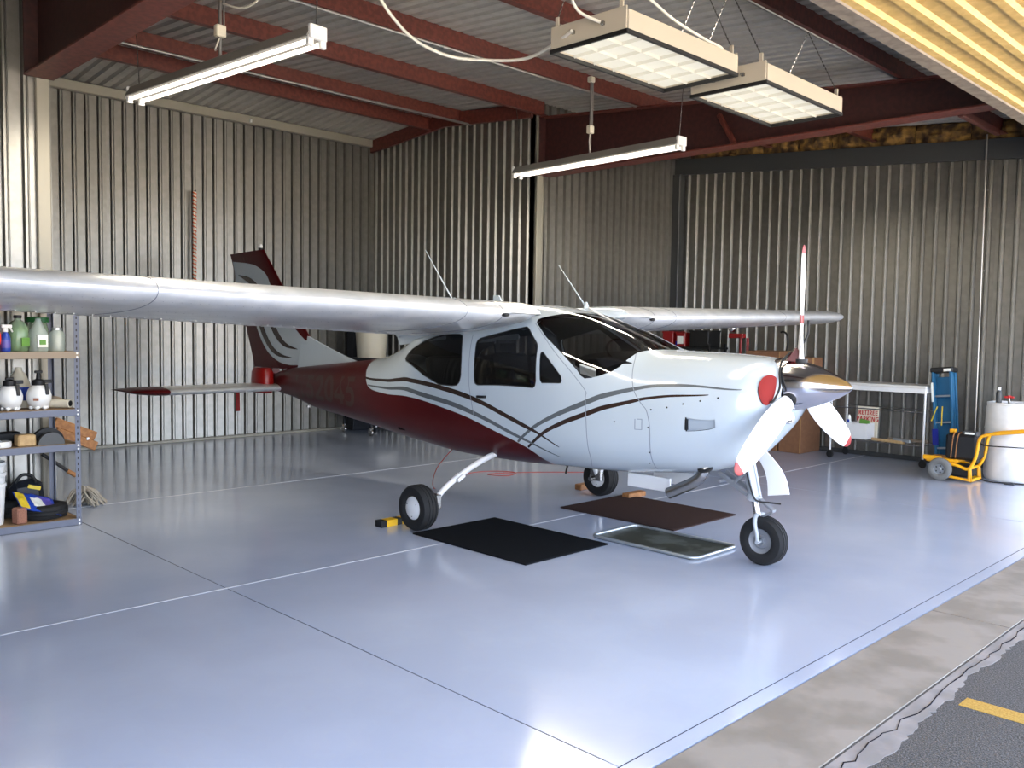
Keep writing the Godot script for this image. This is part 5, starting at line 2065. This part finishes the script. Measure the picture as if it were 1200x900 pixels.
	for k in 3:
		st = mb()
		var o := V(1.93, y + 0.085 * k, -7.83)
		lathe(st, [Vector2(0, 0), Vector2(0.125, 0), Vector2(0.128, 0.01), Vector2(0.145, 0.30), Vector2(0.152, 0.305), Vector2(0.152, 0.33), Vector2(0.145, 0.332), Vector2(0.140, 0.32), Vector2(0.138, 0.25)], Transform3D(Basis(), o), 30)
		part("bucket_shell", st, "plastic_white", t)
	st = mb()
	box(st, V(2.145, y + 0.065, -7.71), V(0.085, 0.13, 0.085), Basis(Vector3.UP, 0.3))
	single("clay_block", st, "brick_clay", "reddish square block standing beside the white buckets", "block")
	for k in 2:
		st = mb()
		var o := V(2.36, y + 0.058 + 0.108 * k * 0.0, -7.86 - 0.0 * k)
		if k == 1:
			o = V(2.16, y + 0.07, -8.08)
		tire_shape(st, o, 0.19 if k == 0 else 0.15, 0.085, 0.058 if k == 0 else 0.07)
		single("spare_tire", st, "tire", ["black spare tire lying flat on the bottom shelf", "smaller black tire behind the clay block"][k], "tire", "spare tires on the bottom shelf")
	t = thing("plastic_bag", "blue and yellow printed plastic bag draped over the spare tire", "bag", V(2.31, y + 0.12, -7.85))
	st = mb()
	var nz := FastNoiseLite.new()
	nz.seed = 9
	nz.frequency = 9.0
	for e in [["sheet", "plastic_blue", -1.0, 1.0, 0.0], ["print_panel", "label_violet", 0.15, 0.85, 0.003], ["print_flower", "label_white", -0.25, 0.35, 0.006], ["print_corner", "label_yellow", -0.95, -0.5, 0.004]]:
		st = mb()
		var n := 14
		var g := []
		for i in n + 1:
			var row := []
			for j in n + 1:
				var u := lerpf(e[2], e[3], i / float(n))
				var w := lerpf(-1.0, 1.0, j / float(n)) * (1.0 if e[4] == 0.0 else (0.5 if e[1] == "label_white" else 0.8))
				var x := 2.30 + u * 0.15
				var z := -7.80 + w * 0.12
				var d := Vector2(x - 2.36, z + 7.86).length()
				row.append(V(x, y + 0.135 - 0.10 * w * 0.5 - 0.05 * u + 0.014 * nz.get_noise_2d(x, z) - 0.1 * maxf(0, d - 0.17) + e[4], z))
			g.append(row)
		for i in n:
			for j in n:
				quad(st, g[i][j], g[i + 1][j], g[i + 1][j + 1], g[i][j + 1], V(0, 1, 0.3))
				quad(st, g[i][j] - V(0, 0.003, 0), g[i + 1][j] - V(0, 0.003, 0), g[i + 1][j + 1] - V(0, 0.003, 0), g[i][j + 1] - V(0, 0.003, 0), V(0, -1, -0.3))
		part(e[0], st, e[1], t)
	t = thing("tool_bag", "dark blue and yellow bag slumped behind the printed plastic bag", "bag", V(2.28, y, -8.12))
	st = mb()
	box(st, V(2.32, y + 0.14, -8.14), V(0.26, 0.28, 0.14), Basis(Vector3.BACK, 0.12), 0.05)
	part("body", st, "navy", t)
	st = mb()
	tube(st, smooth([V(2.22, y + 0.27, -8.09), V(2.27, y + 0.33, -8.08), V(2.34, y + 0.32, -8.08), V(2.38, y + 0.26, -8.09)]), 0.014, 8)
	part("strap", st, "black", t)
	st = mb()
	box(st, V(2.36, y + 0.22, -8.065), V(0.10, 0.03, 0.012), Basis(Vector3.BACK, -0.3))
	part("trim_strip", st, "label_yellow", t)


func tire_shape(st: SurfaceTool, c: Vector3, r: float, hole: float, h: float):
	lathe(st, [Vector2(hole, -h * 0.7), Vector2(hole + 0.02, -h * 0.95), Vector2(r * 0.75, -h), Vector2(r * 0.95, -h * 0.8), Vector2(r, -h * 0.35), Vector2(r - 0.006, -h * 0.3), Vector2(r - 0.006, -h * 0.2), Vector2(r, -h * 0.15), Vector2(r, h * 0.15), Vector2(r - 0.006, h * 0.2), Vector2(r - 0.006, h * 0.3), Vector2(r, h * 0.35), Vector2(r * 0.95, h * 0.8), Vector2(r * 0.75, h), Vector2(hole + 0.02, h * 0.95), Vector2(hole, h * 0.7), Vector2(hole, -h * 0.7)], Transform3D(Basis(), c), 36)


# ------------------------------------------------------------------ the back wall's corner things
func back_corner():
	# a striped rope hanging on the wall
	var t := thing("striped_rope", "orange and white twisted rope hanging on the back wall above the wing", "rope", V(5.68, 2.15, -12.13))
	var st := mb()
	tube(st, [V(5.68, 2.15, -12.13), V(5.685, 2.9, -12.13), V(5.69, 3.55, -12.13)], 0.024, 12)
	part("core", st, "rope_white", t)
	st = mb()
	var hp := []
	for i in 401:
		var a := i * 0.42
		hp.append(V(5.68 + 0.01 * i / 400.0 + cos(a) * 0.020, 2.15 + 1.4 * i / 400.0, -12.13 + sin(a) * 0.020))
	tube(st, hp, 0.0105, 6)
	part("strand", st, "rope_orange", t)
	st = mb()
	tube(st, [V(5.69, 3.55, -12.2), V(5.69, 3.555, -12.1)], 0.01, 8)
	part("hook", st, "steel", t)
	# push broom leaning, its head up
	t = thing("push_broom", "wooden two-slat head of a push broom leaning behind the shelving", "broom", V(2.8, 0.5, -8.25))
	for k in 2:
		st = mb()
		bar(st, V(2.60, 0.80 - 0.088 * k, -8.30 + 0.02 * k), V(2.94, 0.645 - 0.088 * k, -8.30 + 0.02 * k), 0.05, 0.082)
		part("slat", st, "wood", t)
	st = mb()
	box(st, V(2.86, 0.635, -8.25), V(0.022, 0.022, 0.012))
	part("bolt", st, "galvanised", t)
	st = mb()
	tube(st, [V(2.77, 0.305, -8.3), V(2.70, 0.355, -8.3)], 0.02, 10)
	part("handle_tip", st, "wood", t)
	st = mb()
	tube(st, [V(2.70, 0.355, -8.3), V(2.60, 0.44, -8.3), V(2.50, 0.52, -8.32)], 0.016, 10)
	part("handle", st, "black", t)
	st = mb()
	tube(st, [V(2.60, 0.76, -8.33), V(2.575, 0.01, -8.36)], 0.012, 8)
	part("stem", st, "wood", t)
	# mop on the floor
	st = mb()
	var rng := RandomNumberGenerator.new()
	rng.seed = 21
	for k in 70:
		var a := rng.randf_range(0, TAU)
		var r0 := rng.randf_range(0.0, 0.05)
		var r1 := rng.randf_range(0.08, 0.2)
		var o := V(2.88, 0, -8.42)
		var b := a + rng.randf_range(-0.7, 0.7)
		tube(st, smooth([o + V(cos(a) * r0, 0.13 + rng.randf() * 0.05, sin(a) * r0), o + V(cos(a) * r1 * 0.6, 0.09 + rng.randf() * 0.05, sin(a) * r1 * 0.6), o + V(cos(b) * r1, 0.007 + rng.randf() * 0.02, sin(b) * r1)], 3), 0.0085, 5)
	single("mop_head", st, "mop_grey", "grey string mop head spread on the floor beside the shelving", "mop", "", "stuff")
	# the cart behind the tail
	var c := V(8.30, 0, -11.45)
	t = thing("utility_cart", "dark steel cart on casters behind the aircraft's tail", "cart", c)
	for e in [[-0.3, -0.36], [0.3, -0.36], [-0.3, 0.36], [0.3, 0.36]]:
		st = mb()
		box(st, c + V(e[0], 0.65, e[1]), V(0.035, 1.08, 0.035))
		part("post", st, "navy", t)
	for y in [0.28, 0.70, 1.18]:
		st = mb()
		box(st, c + V(0, y, 0), V(0.66, 0.04, 0.78))
		part("shelf", st, "navy", t)
	for e in [[-0.3, -0.36], [0.3, -0.36], [-0.3, 0.36], [0.3, 0.36]]:
		st = mb()
		lathe(st, [Vector2(0.0, -0.018), Vector2(0.05, -0.018), Vector2(0.056, -0.01), Vector2(0.056, 0.01), Vector2(0.05, 0.018), Vector2(0.0, 0.018)], Transform3D(Basis(Vector3.BACK, PI / 2), c + V(e[0], 0.056, e[1])), 18)
		box(st, c + V(e[0], 0.105, e[1]), V(0.06, 0.05, 0.05))
		part("caster", st, "steel", t)
	st = mb()
	box(st, V(8.25, 0.36, -11.15), V(0.4, 0.12, 0.3))
	single("white_tray", st, "plastic_white", "white tray on the lower shelf of the cart behind the tail", "tray")
	t = thing("beige_tub", "large beige tub standing on the cart behind the tail", "tub", V(8.30, 1.2, -11.45))
	st = mb()
	lathe(st, [Vector2(0, 0), Vector2(0.22, 0), Vector2(0.225, 0.01), Vector2(0.255, 0.46), Vector2(0.27, 0.465), Vector2(0.275, 0.50), Vector2(0.25, 0.51), Vector2(0, 0.51)], Transform3D(Basis(), V(8.26, 1.2, -11.45)), 36)
	part("body", st, "plastic_cream", t)
	st = mb()
	lathe(st, [Vector2(0.0, 0.51), Vector2(0.27, 0.51), Vector2(0.278, 0.52), Vector2(0.27, 0.545), Vector2(0, 0.55)], Transform3D(Basis(), V(8.26, 1.2, -11.45)), 36)
	part("lid", st, "plastic_cream", t)
	st = mb()
	box(st, V(8.5, 0.9, -12.02), V(0.5, 1.8, 0.2))
	t = thing("steel_locker", "narrow dark blue locker in the corner behind the tail", "locker", V(8.5, 0, -12.02))
	part("body", st, "navy", t)
	st = mb()
	box(st, V(8.5, 0.9, -11.915), V(0.46, 1.72, 0.014))
	part("door", st, "navy", t)


# ------------------------------------------------------------------ along the right wall
func right_side():
	# cardboard boxes behind the nose
	for e in [[V(11.78, 0, -5.99), V(0.60, 1.34, 0.33), "tall cardboard box behind the propeller, front one of two"], [V(11.78, 0, -6.45), V(0.60, 1.42, 0.54), "taller cardboard box at the back, against the right wall"]]:
		var b := thing("cardboard_box", e[2], "box", e[0], "cardboard boxes behind the nose")
		var st := mb()
		var o: Vector3 = e[0]
		var s: Vector3 = e[1]
		box(st, o + V(0, s.y / 2, 0), s)
		part("carton", st, "cardboard", b)
		st = mb()
		box(st, o + V(0, s.y + 0.001, 0), V(0.06, 0.003, s.z + 0.004), Basis(), 0.0)
		box(st, o + V(0, s.y - 0.1, s.z / 2 + 0.001), V(0.06, 0.2, 0.003), Basis(), 0.0)
		box(st, o + V(-s.x / 2 - 0.001, s.y / 2, s.z / 2 - 0.004), V(0.003, s.y - 0.02, 0.012), Basis(), 0.0)
		part("packing_tape", st, "tape", b)
	var st := mb()
	tube(st, smooth([V(11.9, 1.42, -6.3), V(11.9, 1.55, -6.28), V(11.9, 1.66, -6.30), V(11.9, 1.70, -6.36), V(11.9, 1.69, -6.40)]), 0.014, 8)
	single("cane", st, "black", "black hooked cane standing on the taller cardboard box", "cane")
	# red stand with a mirror globe
	var c := V(11.75, 0, -7.05)
	var t := thing("red_stand", "red tubular stand with a round silver knob on top behind the cowl", "stand", c)
	st = mb()
	tube(st, [c + V(0, 0.03, 0.09), c + V(0, 1.62, 0.09)], 0.022, 10)
	tube(st, [c + V(0, 0.03, 0.2), c + V(0, 1.60, 0.2)], 0.022, 10)
	box(st, c + V(0, 0.03, 0.12), V(0.45, 0.06, 0.36))
	part("tube_frame", st, "plastic_red", t)
	st = mb()
	box(st, c + V(0, 1.63, 0.02), V(0.10, 0.07, 0.24))
	part("head", st, "plastic_red", t)
	st = mb()
	ellipsoid(st, c + V(0, 1.735, -0.06), V(0.062, 0.055, 0.062), 18)
	part("silver_knob", st, "chrome", t)
	# wall shelf with bins, seen through the windshield's edge
	t = thing("parts_rack", "black steel rack by the right wall behind the windshield", "rack", V(11.85, 0, -8.0))
	st = mb()
	for e in [[11.62, -8.32], [12.06, -8.32], [11.62, -7.42], [12.06, -7.42]]:
		box(st, V(e[0], 0.75, e[1]), V(0.035, 1.5, 0.035))
	part("post", st, "black", t)
	for y in [0.2, 0.8, 1.43]:
		st = mb()
		box(st, V(11.84, y, -7.87), V(0.5, 0.03, 0.98))
		part("shelf", st, "black", t)
	var bins := [[-8.20, 0.20, 0.24, "plastic_red", "red plastic bin at the left of the black rack"], [-7.96, 0.17, 0.22, "plastic_red", "red bin with a white label in the middle of the black rack"], [-7.62, 0.34, 0.26, "black", "black case at the right end of the black rack"]]
	for e in bins:
		var b := thing("storage_bin", e[4], "bin", V(11.80, 1.445, e[0]), "bins on the black rack")
		st = mb()
		box(st, V(11.80, 1.446 + e[2] / 2, e[0]), V(0.34, e[2], e[1]))
		part("body", st, e[3], b)
		st = mb()
		box(st, V(11.80, 1.446 + e[2] - 0.015, e[0]), V(0.35, 0.028, e[1] + 0.01))
		part("rim", st, e[3], b)
		if e[1] < 0.18:
			st = mb()
			box(st, V(11.628, 1.55, e[0]), V(0.006, 0.12, 0.11))
			part("label", st, "label_white", b)
			st = mb()
			box(st, V(11.626, 1.50, e[0] - 0.07), V(0.006, 0.06, 0.03))
			part("badge", st, "label_dark_blue", b)
	table()
	ladder()
	generator_cart()
	drum()


func table():
	var t := thing("rolling_table", "long white-topped table on casters along the right wall", "table", V(11.74, 0, -4.79))
	var st := mb()
	box(st, V(11.74, 1.02, -4.79), V(0.52, 0.035, 1.24))
	part("tabletop", st, "table_top", t)
	st = mb()
	for z in [-5.40, -4.18]:
		box(st, V(11.74, 0.975, z), V(0.48, 0.06, 0.03))
	for x in [11.50, 11.98]:
		box(st, V(x, 0.972, -4.79), V(0.03, 0.06, 1.24))
	part("apron_rail", st, "plastic_white", t)
	st = mb()
	for x in [11.50, 11.98]:
		for y in [0.70, 0.27]:
			tube(st, [V(x, y, -5.40), V(x, y, -4.18)], 0.007, 8)
	for k in 13:
		var z := lerpf(-5.38, -4.2, k / 12.0)
		tube(st, [V(11.50, 0.27, z), V(11.98, 0.27, z)], 0.004, 6)
	part("wire_shelf", st, "steel", t)
	for e in [[11.50, -5.40], [11.98, -5.40], [11.50, -4.18], [11.98, -4.18]]:
		st = mb()
		tube(st, [V(e[0], 0.1, e[1]), V(e[0], 0.98, e[1])], 0.0145, 10)
		part("leg", st, "plastic_white", t)
		st = mb()
		lathe(st, [Vector2(0.0, -0.014), Vector2(0.042, -0.014), Vector2(0.048, -0.008), Vector2(0.048, 0.008), Vector2(0.042, 0.014), Vector2(0.0, 0.014)], Transform3D(Basis(Vector3.BACK, PI / 2), V(e[0], 0.048, e[1])), 18)
		box(st, V(e[0], 0.095, e[1]), V(0.04, 0.03, 0.05))
		part("caster", st, "black", t)
	# on its wire shelf
	t = thing("parking_sign", "cream RETIREE PARKING sign with red letters leaning on the table's lower shelf", "sign", V(11.86, 0.28, -5.06))
	var bs := Basis(Vector3.UP, -PI / 2) * Basis(Vector3.RIGHT, -0.08)
	st = mb()
	box(st, V(0, 0.21, 0), V(0.29, 0.42, 0.006), Basis(), 0.002)
	for sx in [-1.0, 1.0]:
		box(st, V(sx * 0.134, 0.21, 0.004), V(0.006, 0.39, 0.003), Basis(), 0.0)
	var pl := MeshInstance3D.new()
	pl.name = "plate"
	pl.mesh = st.commit()
	pl.material_override = M["sign_cream"]
	t.add_child(pl)
	pl.transform = Transform3D(bs, Vector3.ZERO)
	text("RETIREE", 0.062, pl, Transform3D(Basis().scaled(Vector3(0.80, 1, 1)), V(0, 0.335, 0.006)), "sign_red")
	text("PARKING", 0.062, pl, Transform3D(Basis().scaled(Vector3(0.80, 1, 1)), V(0, 0.25, 0.006)), "sign_red")
	text("ONLY", 0.062, pl, Transform3D(Basis().scaled(Vector3(0.80, 1, 1)), V(0, 0.16, 0.006)), "sign_red")
	t = thing("white_bin", "white open box in front of the parking sign", "box", V(11.68, 0.28, -5.09))
	st = mb()
	box(st, V(11.58, 0.385, -5.09), V(0.012, 0.21, 0.31))
	box(st, V(11.80, 0.385, -5.09), V(0.012, 0.21, 0.31))
	for z in [-5.24, -4.94]:
		box(st, V(11.69, 0.385, z), V(0.22, 0.21, 0.012))
	part("side_walls", st, "plastic_white", t)
	st = mb()
	box(st, V(11.69, 0.286, -5.09), V(0.22, 0.012, 0.31))
	part("base", st, "plastic_white", t)
	st = mb()
	box(st, V(11.64, 0.49, -5.00), V(0.04, 0.10, 0.13), Basis(Vector3.RIGHT, 0.15))
	single("green_packet", st, "label_green", "green packet sticking out of the white open box", "packet")
	t = thing("small_bottle", "small pale blue bottle standing in the white open box", "bottle", V(11.62, 0.292, -5.2))
	st = mb()
	bottle(st, V(11.625, 0.293, -5.205), 0.026, 0.30, 0.5, 0.85, 14)
	part("body", st, "label_white", t)
	st = mb()
	box(st, V(11.598, 0.50, -5.205), V(0.006, 0.06, 0.03))
	part("label", st, "plastic_blue", t)
	var gb := [[V(11.60, 0.30, -4.88), V(11.60, 0.285, -4.45), "wood_pale", "long pale wooden handle lying on the wire shelf, nearest the front"], [V(11.80, 0.30, -4.75), V(11.84, 0.30, -4.25), "shelf_tan", "brownish wooden handle lying at the back of the wire shelf"], [V(11.66, 0.315, -4.62), V(11.55, 0.315, -4.36), "galvanised", "short metal bar lying across the handles on the wire shelf"]]
	for e in gb:
		st = mb()
		bar(st, e[0], e[1], 0.03, 0.035)
		single("tool_stick", st, e[2], e[3], "tool", "tools on the wire shelf")


func ladder():
	# a folded step ladder leaning against the wall
	var t := thing("step_ladder", "blue folded step ladder leaning between the table and the drum", "ladder", V(11.62, 0, -3.95))
	var st := mb()
	var lean := Basis(Vector3.RIGHT, -0.10) * Basis(Vector3.BACK, -0.06)
	var L := func(p: Vector3): return V(11.52, 0.0, -3.90) + lean * p
	for e in [[-0.10, 0.0], [0.10, 0.28]]:
		pass
	for z in [-0.105, 0.105]:
		st = mb()
		box(st, L.call(V(0.0, 0.62, z)), V(0.075, 1.22, 0.028), lean)
		part("front_rail", st, "ladder_blue", t)
		st = mb()
		box(st, L.call(V(0.13, 0.62, z)), V(0.05, 1.2, 0.024), lean)
		part("rear_rail", st, "ladder_blue", t)
	for y in [0.28, 0.60, 0.93]:
		st = mb()
		box(st, L.call(V(0.02, y, 0.0)), V(0.085, 0.022, 0.20), lean)
		part("step", st, "galvanised", t)
	st = mb()
	box(st, L.call(V(0.10, 0.62, 0.0)), V(0.012, 1.1, 0.20), lean)
	part("rear_web", st, "ladder_blue", t)
	st = mb()
	box(st, L.call(V(0.06, 1.255, 0.0)), V(0.20, 0.065, 0.27), lean, 0.012)
	part("top_cap", st, "black", t)
	st = mb()
	box(st, L.call(V(-0.043, 1.25, 0.07)), V(0.006, 0.035, 0.08), lean)
	part("cap_badge", st, "label_white", t)
	st = mb()
	box(st, L.call(V(-0.040, 0.98, -0.115)), V(0.006, 0.24, 0.024), lean)
	part("warning_label", st, "label_white", t)
	st = mb()
	box(st, L.call(V(-0.040, 0.42, -0.10)), V(0.008, 0.20, 0.07), lean)
	part("blue_label", st, "label_dark_blue", t)
	st = mb()
	bar(st, L.call(V(-0.042, 0.80, -0.06)), L.call(V(-0.042, 0.62, -0.14)), 0.012, 0.012, Vector3.RIGHT)
	bar(st, L.call(V(-0.042, 0.80, 0.0)), L.call(V(-0.042, 0.56, -0.02)), 0.012, 0.012, Vector3.RIGHT)
	part("spreader", st, "label_yellow", t)


func generator_cart():
	# a yellow two-wheeled frame with a black power unit, handle reaching right
	var t := thing("generator_cart", "yellow two-wheeled cart with a black power unit in front of the white drum", "cart", V(10.8, 0, -3.5))
	var st := mb()
	for x in [10.75, 11.06]:
		var p := [V(x, 0.22, -3.86), V(x, 0.20, -3.62), V(x, 0.185, -3.52), V(x, 0.16, -3.40), V(x, 0.30, -3.33), V(x, 0.50, -3.30), V(x, 0.56, -3.24), V(x, 0.60, -3.05), V(x, 0.68, -2.55), V(x, 0.72, -2.30)]
		tube(st, smooth(p, 4), 0.018, 10)
		tube(st, [V(x, 0.05, -3.62), V(x, 0.03, -3.36), V(x, 0.16, -3.385)], 0.016, 10)
		tube(st, [V(x, 0.16, -3.39), V(x, 0.02, -3.385)], 0.018, 10)
	tube(st, [V(10.75, 0.72, -2.30), V(11.06, 0.72, -2.30)], 0.018, 10)
	tube(st, [V(10.75, 0.03, -3.37), V(11.06, 0.03, -3.37)], 0.018, 10)
	tube(st, [V(10.75, 0.16, -3.40), V(11.06, 0.16, -3.40)], 0.016, 10)
	part("frame", st, "cart_yellow", t)
	st = mb()
	box(st, V(10.905, 0.235, -3.70), V(0.32, 0.035, 0.36))
	box(st, V(10.75, 0.25, -3.80), V(0.05, 0.05, 0.20))
	part("deck", st, "cart_yellow", t)
	for x in [10.69, 11.12]:
		var c := V(x, 0.132, -3.69)
		st = mb()
		lathe(st, [Vector2(0.06, -0.03), Vector2(0.075, -0.042), Vector2(0.11, -0.042), Vector2(0.127, -0.03), Vector2(0.132, 0.0), Vector2(0.127, 0.03), Vector2(0.11, 0.042), Vector2(0.075, 0.042), Vector2(0.06, 0.03)], Transform3D(Basis(Vector3.BACK, PI / 2), c), 32)
		part("tire", st, "tire_grey", t)
		st = mb()
		lathe(st, [Vector2(0.0, -0.03), Vector2(0.02, -0.03), Vector2(0.022, -0.018), Vector2(0.055, -0.018), Vector2(0.062, -0.03), Vector2(0.062, 0.03), Vector2(0.055, 0.018), Vector2(0.022, 0.018), Vector2(0.02, 0.03), Vector2(0, 0.03)], Transform3D(Basis(Vector3.BACK, PI / 2), c), 24)
		part("wheel_hub", st, "galvanised", t)
		st = mb()
		for k in 5:
			var a := TAU * k / 5
			for s in [-1.0, 1.0]:
				lathe(st, [Vector2(0, 0.002), Vector2(0.009, 0.002), Vector2(0.009, 0)], Transform3D(Basis(Vector3.BACK, -s * PI / 2), c + V(s * 0.0185, sin(a) * 0.04, cos(a) * 0.04)), 8)
		part("hub_hole", st, "black", t)
	st = mb()
	box(st, V(10.91, 0.40, -3.50), V(0.29, 0.30, 0.34), Basis(), 0.03)
	box(st, V(10.91, 0.12, -3.50), V(0.24, 0.14, 0.20), Basis(), 0.02)
	part("power_unit", st, "black", t)
	st = mb()
	box(st, V(10.87, 0.555, -3.42), V(0.14, 0.055, 0.15))
	part("control_box", st, "band_dark", t)
	st = mb()
	box(st, V(10.798, 0.555, -3.42), V(0.006, 0.035, 0.10))
	part("nameplate", st, "label_white", t)
	st = mb()
	for z in [-3.60, -3.55]:
		tube(st, smooth([V(10.757, 0.27, z), V(10.752, 0.40, z + 0.01), V(10.765, 0.53, z + 0.02), V(10.86, 0.562, z + 0.02)]), 0.007, 6)
	part("wire", st, "wood", t)
	st = mb()
	box(st, V(10.90, 0.57, -3.63), V(0.08, 0.04, 0.06))
	part("filler_cap", st, "cart_yellow", t)


func drum():
	var c := V(11.42, 0, -3.14)
	var t := thing("plastic_drum", "large white plastic drum at the right edge by the dark wall", "drum", c)
	var st := mb()
	lathe(st, [Vector2(0, 0), Vector2(0.27, 0), Vector2(0.285, 0.015), Vector2(0.295, 0.05), Vector2(0.298, 0.28), Vector2(0.303, 0.30), Vector2(0.298, 0.32), Vector2(0.300, 0.58), Vector2(0.305, 0.60), Vector2(0.300, 0.62), Vector2(0.293, 0.84), Vector2(0.28, 0.885), Vector2(0.265, 0.90), Vector2(0.25, 0.885), Vector2(0, 0.885)], Transform3D(Basis(), c), 48)
	part("body", st, "drum_white", t)
	st = mb()
	lathe(st, [Vector2(0.278, 0.878), Vector2(0.288, 0.885), Vector2(0.287, 0.905), Vector2(0.27, 0.908)], Transform3D(Basis(), c), 48)
	part("rim", st, "plastic_white", t)
	t = thing("small_bottle", "dark bottle with a white cap standing on the white drum", "bottle", c + V(-0.05, 0.886, -0.16))
	st = mb()
	bottle(st, c + V(-0.05, 0.886, -0.16), 0.032, 0.16, 0.55, 0.8, 14)
	part("body", st, "band_dark", t)
	st = mb()
	cap(st, c + V(-0.05, 1.046, -0.16), 0.019, 0.035)
	part("cap", st, "plastic_white", t)
	t = thing("drum_valve", "red valve handle on top of the white drum", "valve", c + V(0.02, 0.886, -0.07))
	st = mb()
	tube(st, [c + V(0.02, 0.886, -0.07), c + V(0.02, 0.96, -0.07)], 0.012, 10)
	part("stem", st, "steel", t)
	st = mb()
	box(st, c + V(0.02, 0.965, -0.07), V(0.03, 0.022, 0.10))
	lathe(st, [Vector2(0, 0), Vector2(0.02, 0), Vector2(0.02, 0.03), Vector2(0, 0.03)], Transform3D(Basis(), c + V(0.02, 0.955, -0.07)), 12)
	part("handle", st, "sign_red", t)
	st = mb()
	tube(st, smooth([V(11.05, 0.02, -3.40), V(11.0, 0.008, -3.25), V(11.02, 0.008, -3.12), V(11.08, 0.008, -3.04), V(11.0, 0.008, -3.0), V(10.95, 0.012, -3.08), V(11.06, 0.008, -3.02), V(11.1, 0.008, -2.9), V(11.15, 0.008, -2.6), V(11.2, 0.008, -2.4)], 6), 0.008, 6)
	single("power_cord", st, "black", "black cord lying on the floor in front of the white drum", "cord")
	st = mb()
	tube(st, smooth([V(10.80, 0.47, -3.32), V(10.76, 0.445, -3.22), V(10.77, 0.45, -3.0), V(10.78, 0.46, -2.8), V(10.77, 0.50, -2.6), V(10.755, 0.66, -2.52)], 6), 0.007, 6)
	single("hanging_cord", st, "black", "thin black cord slung below the yellow cart's handle", "cord")
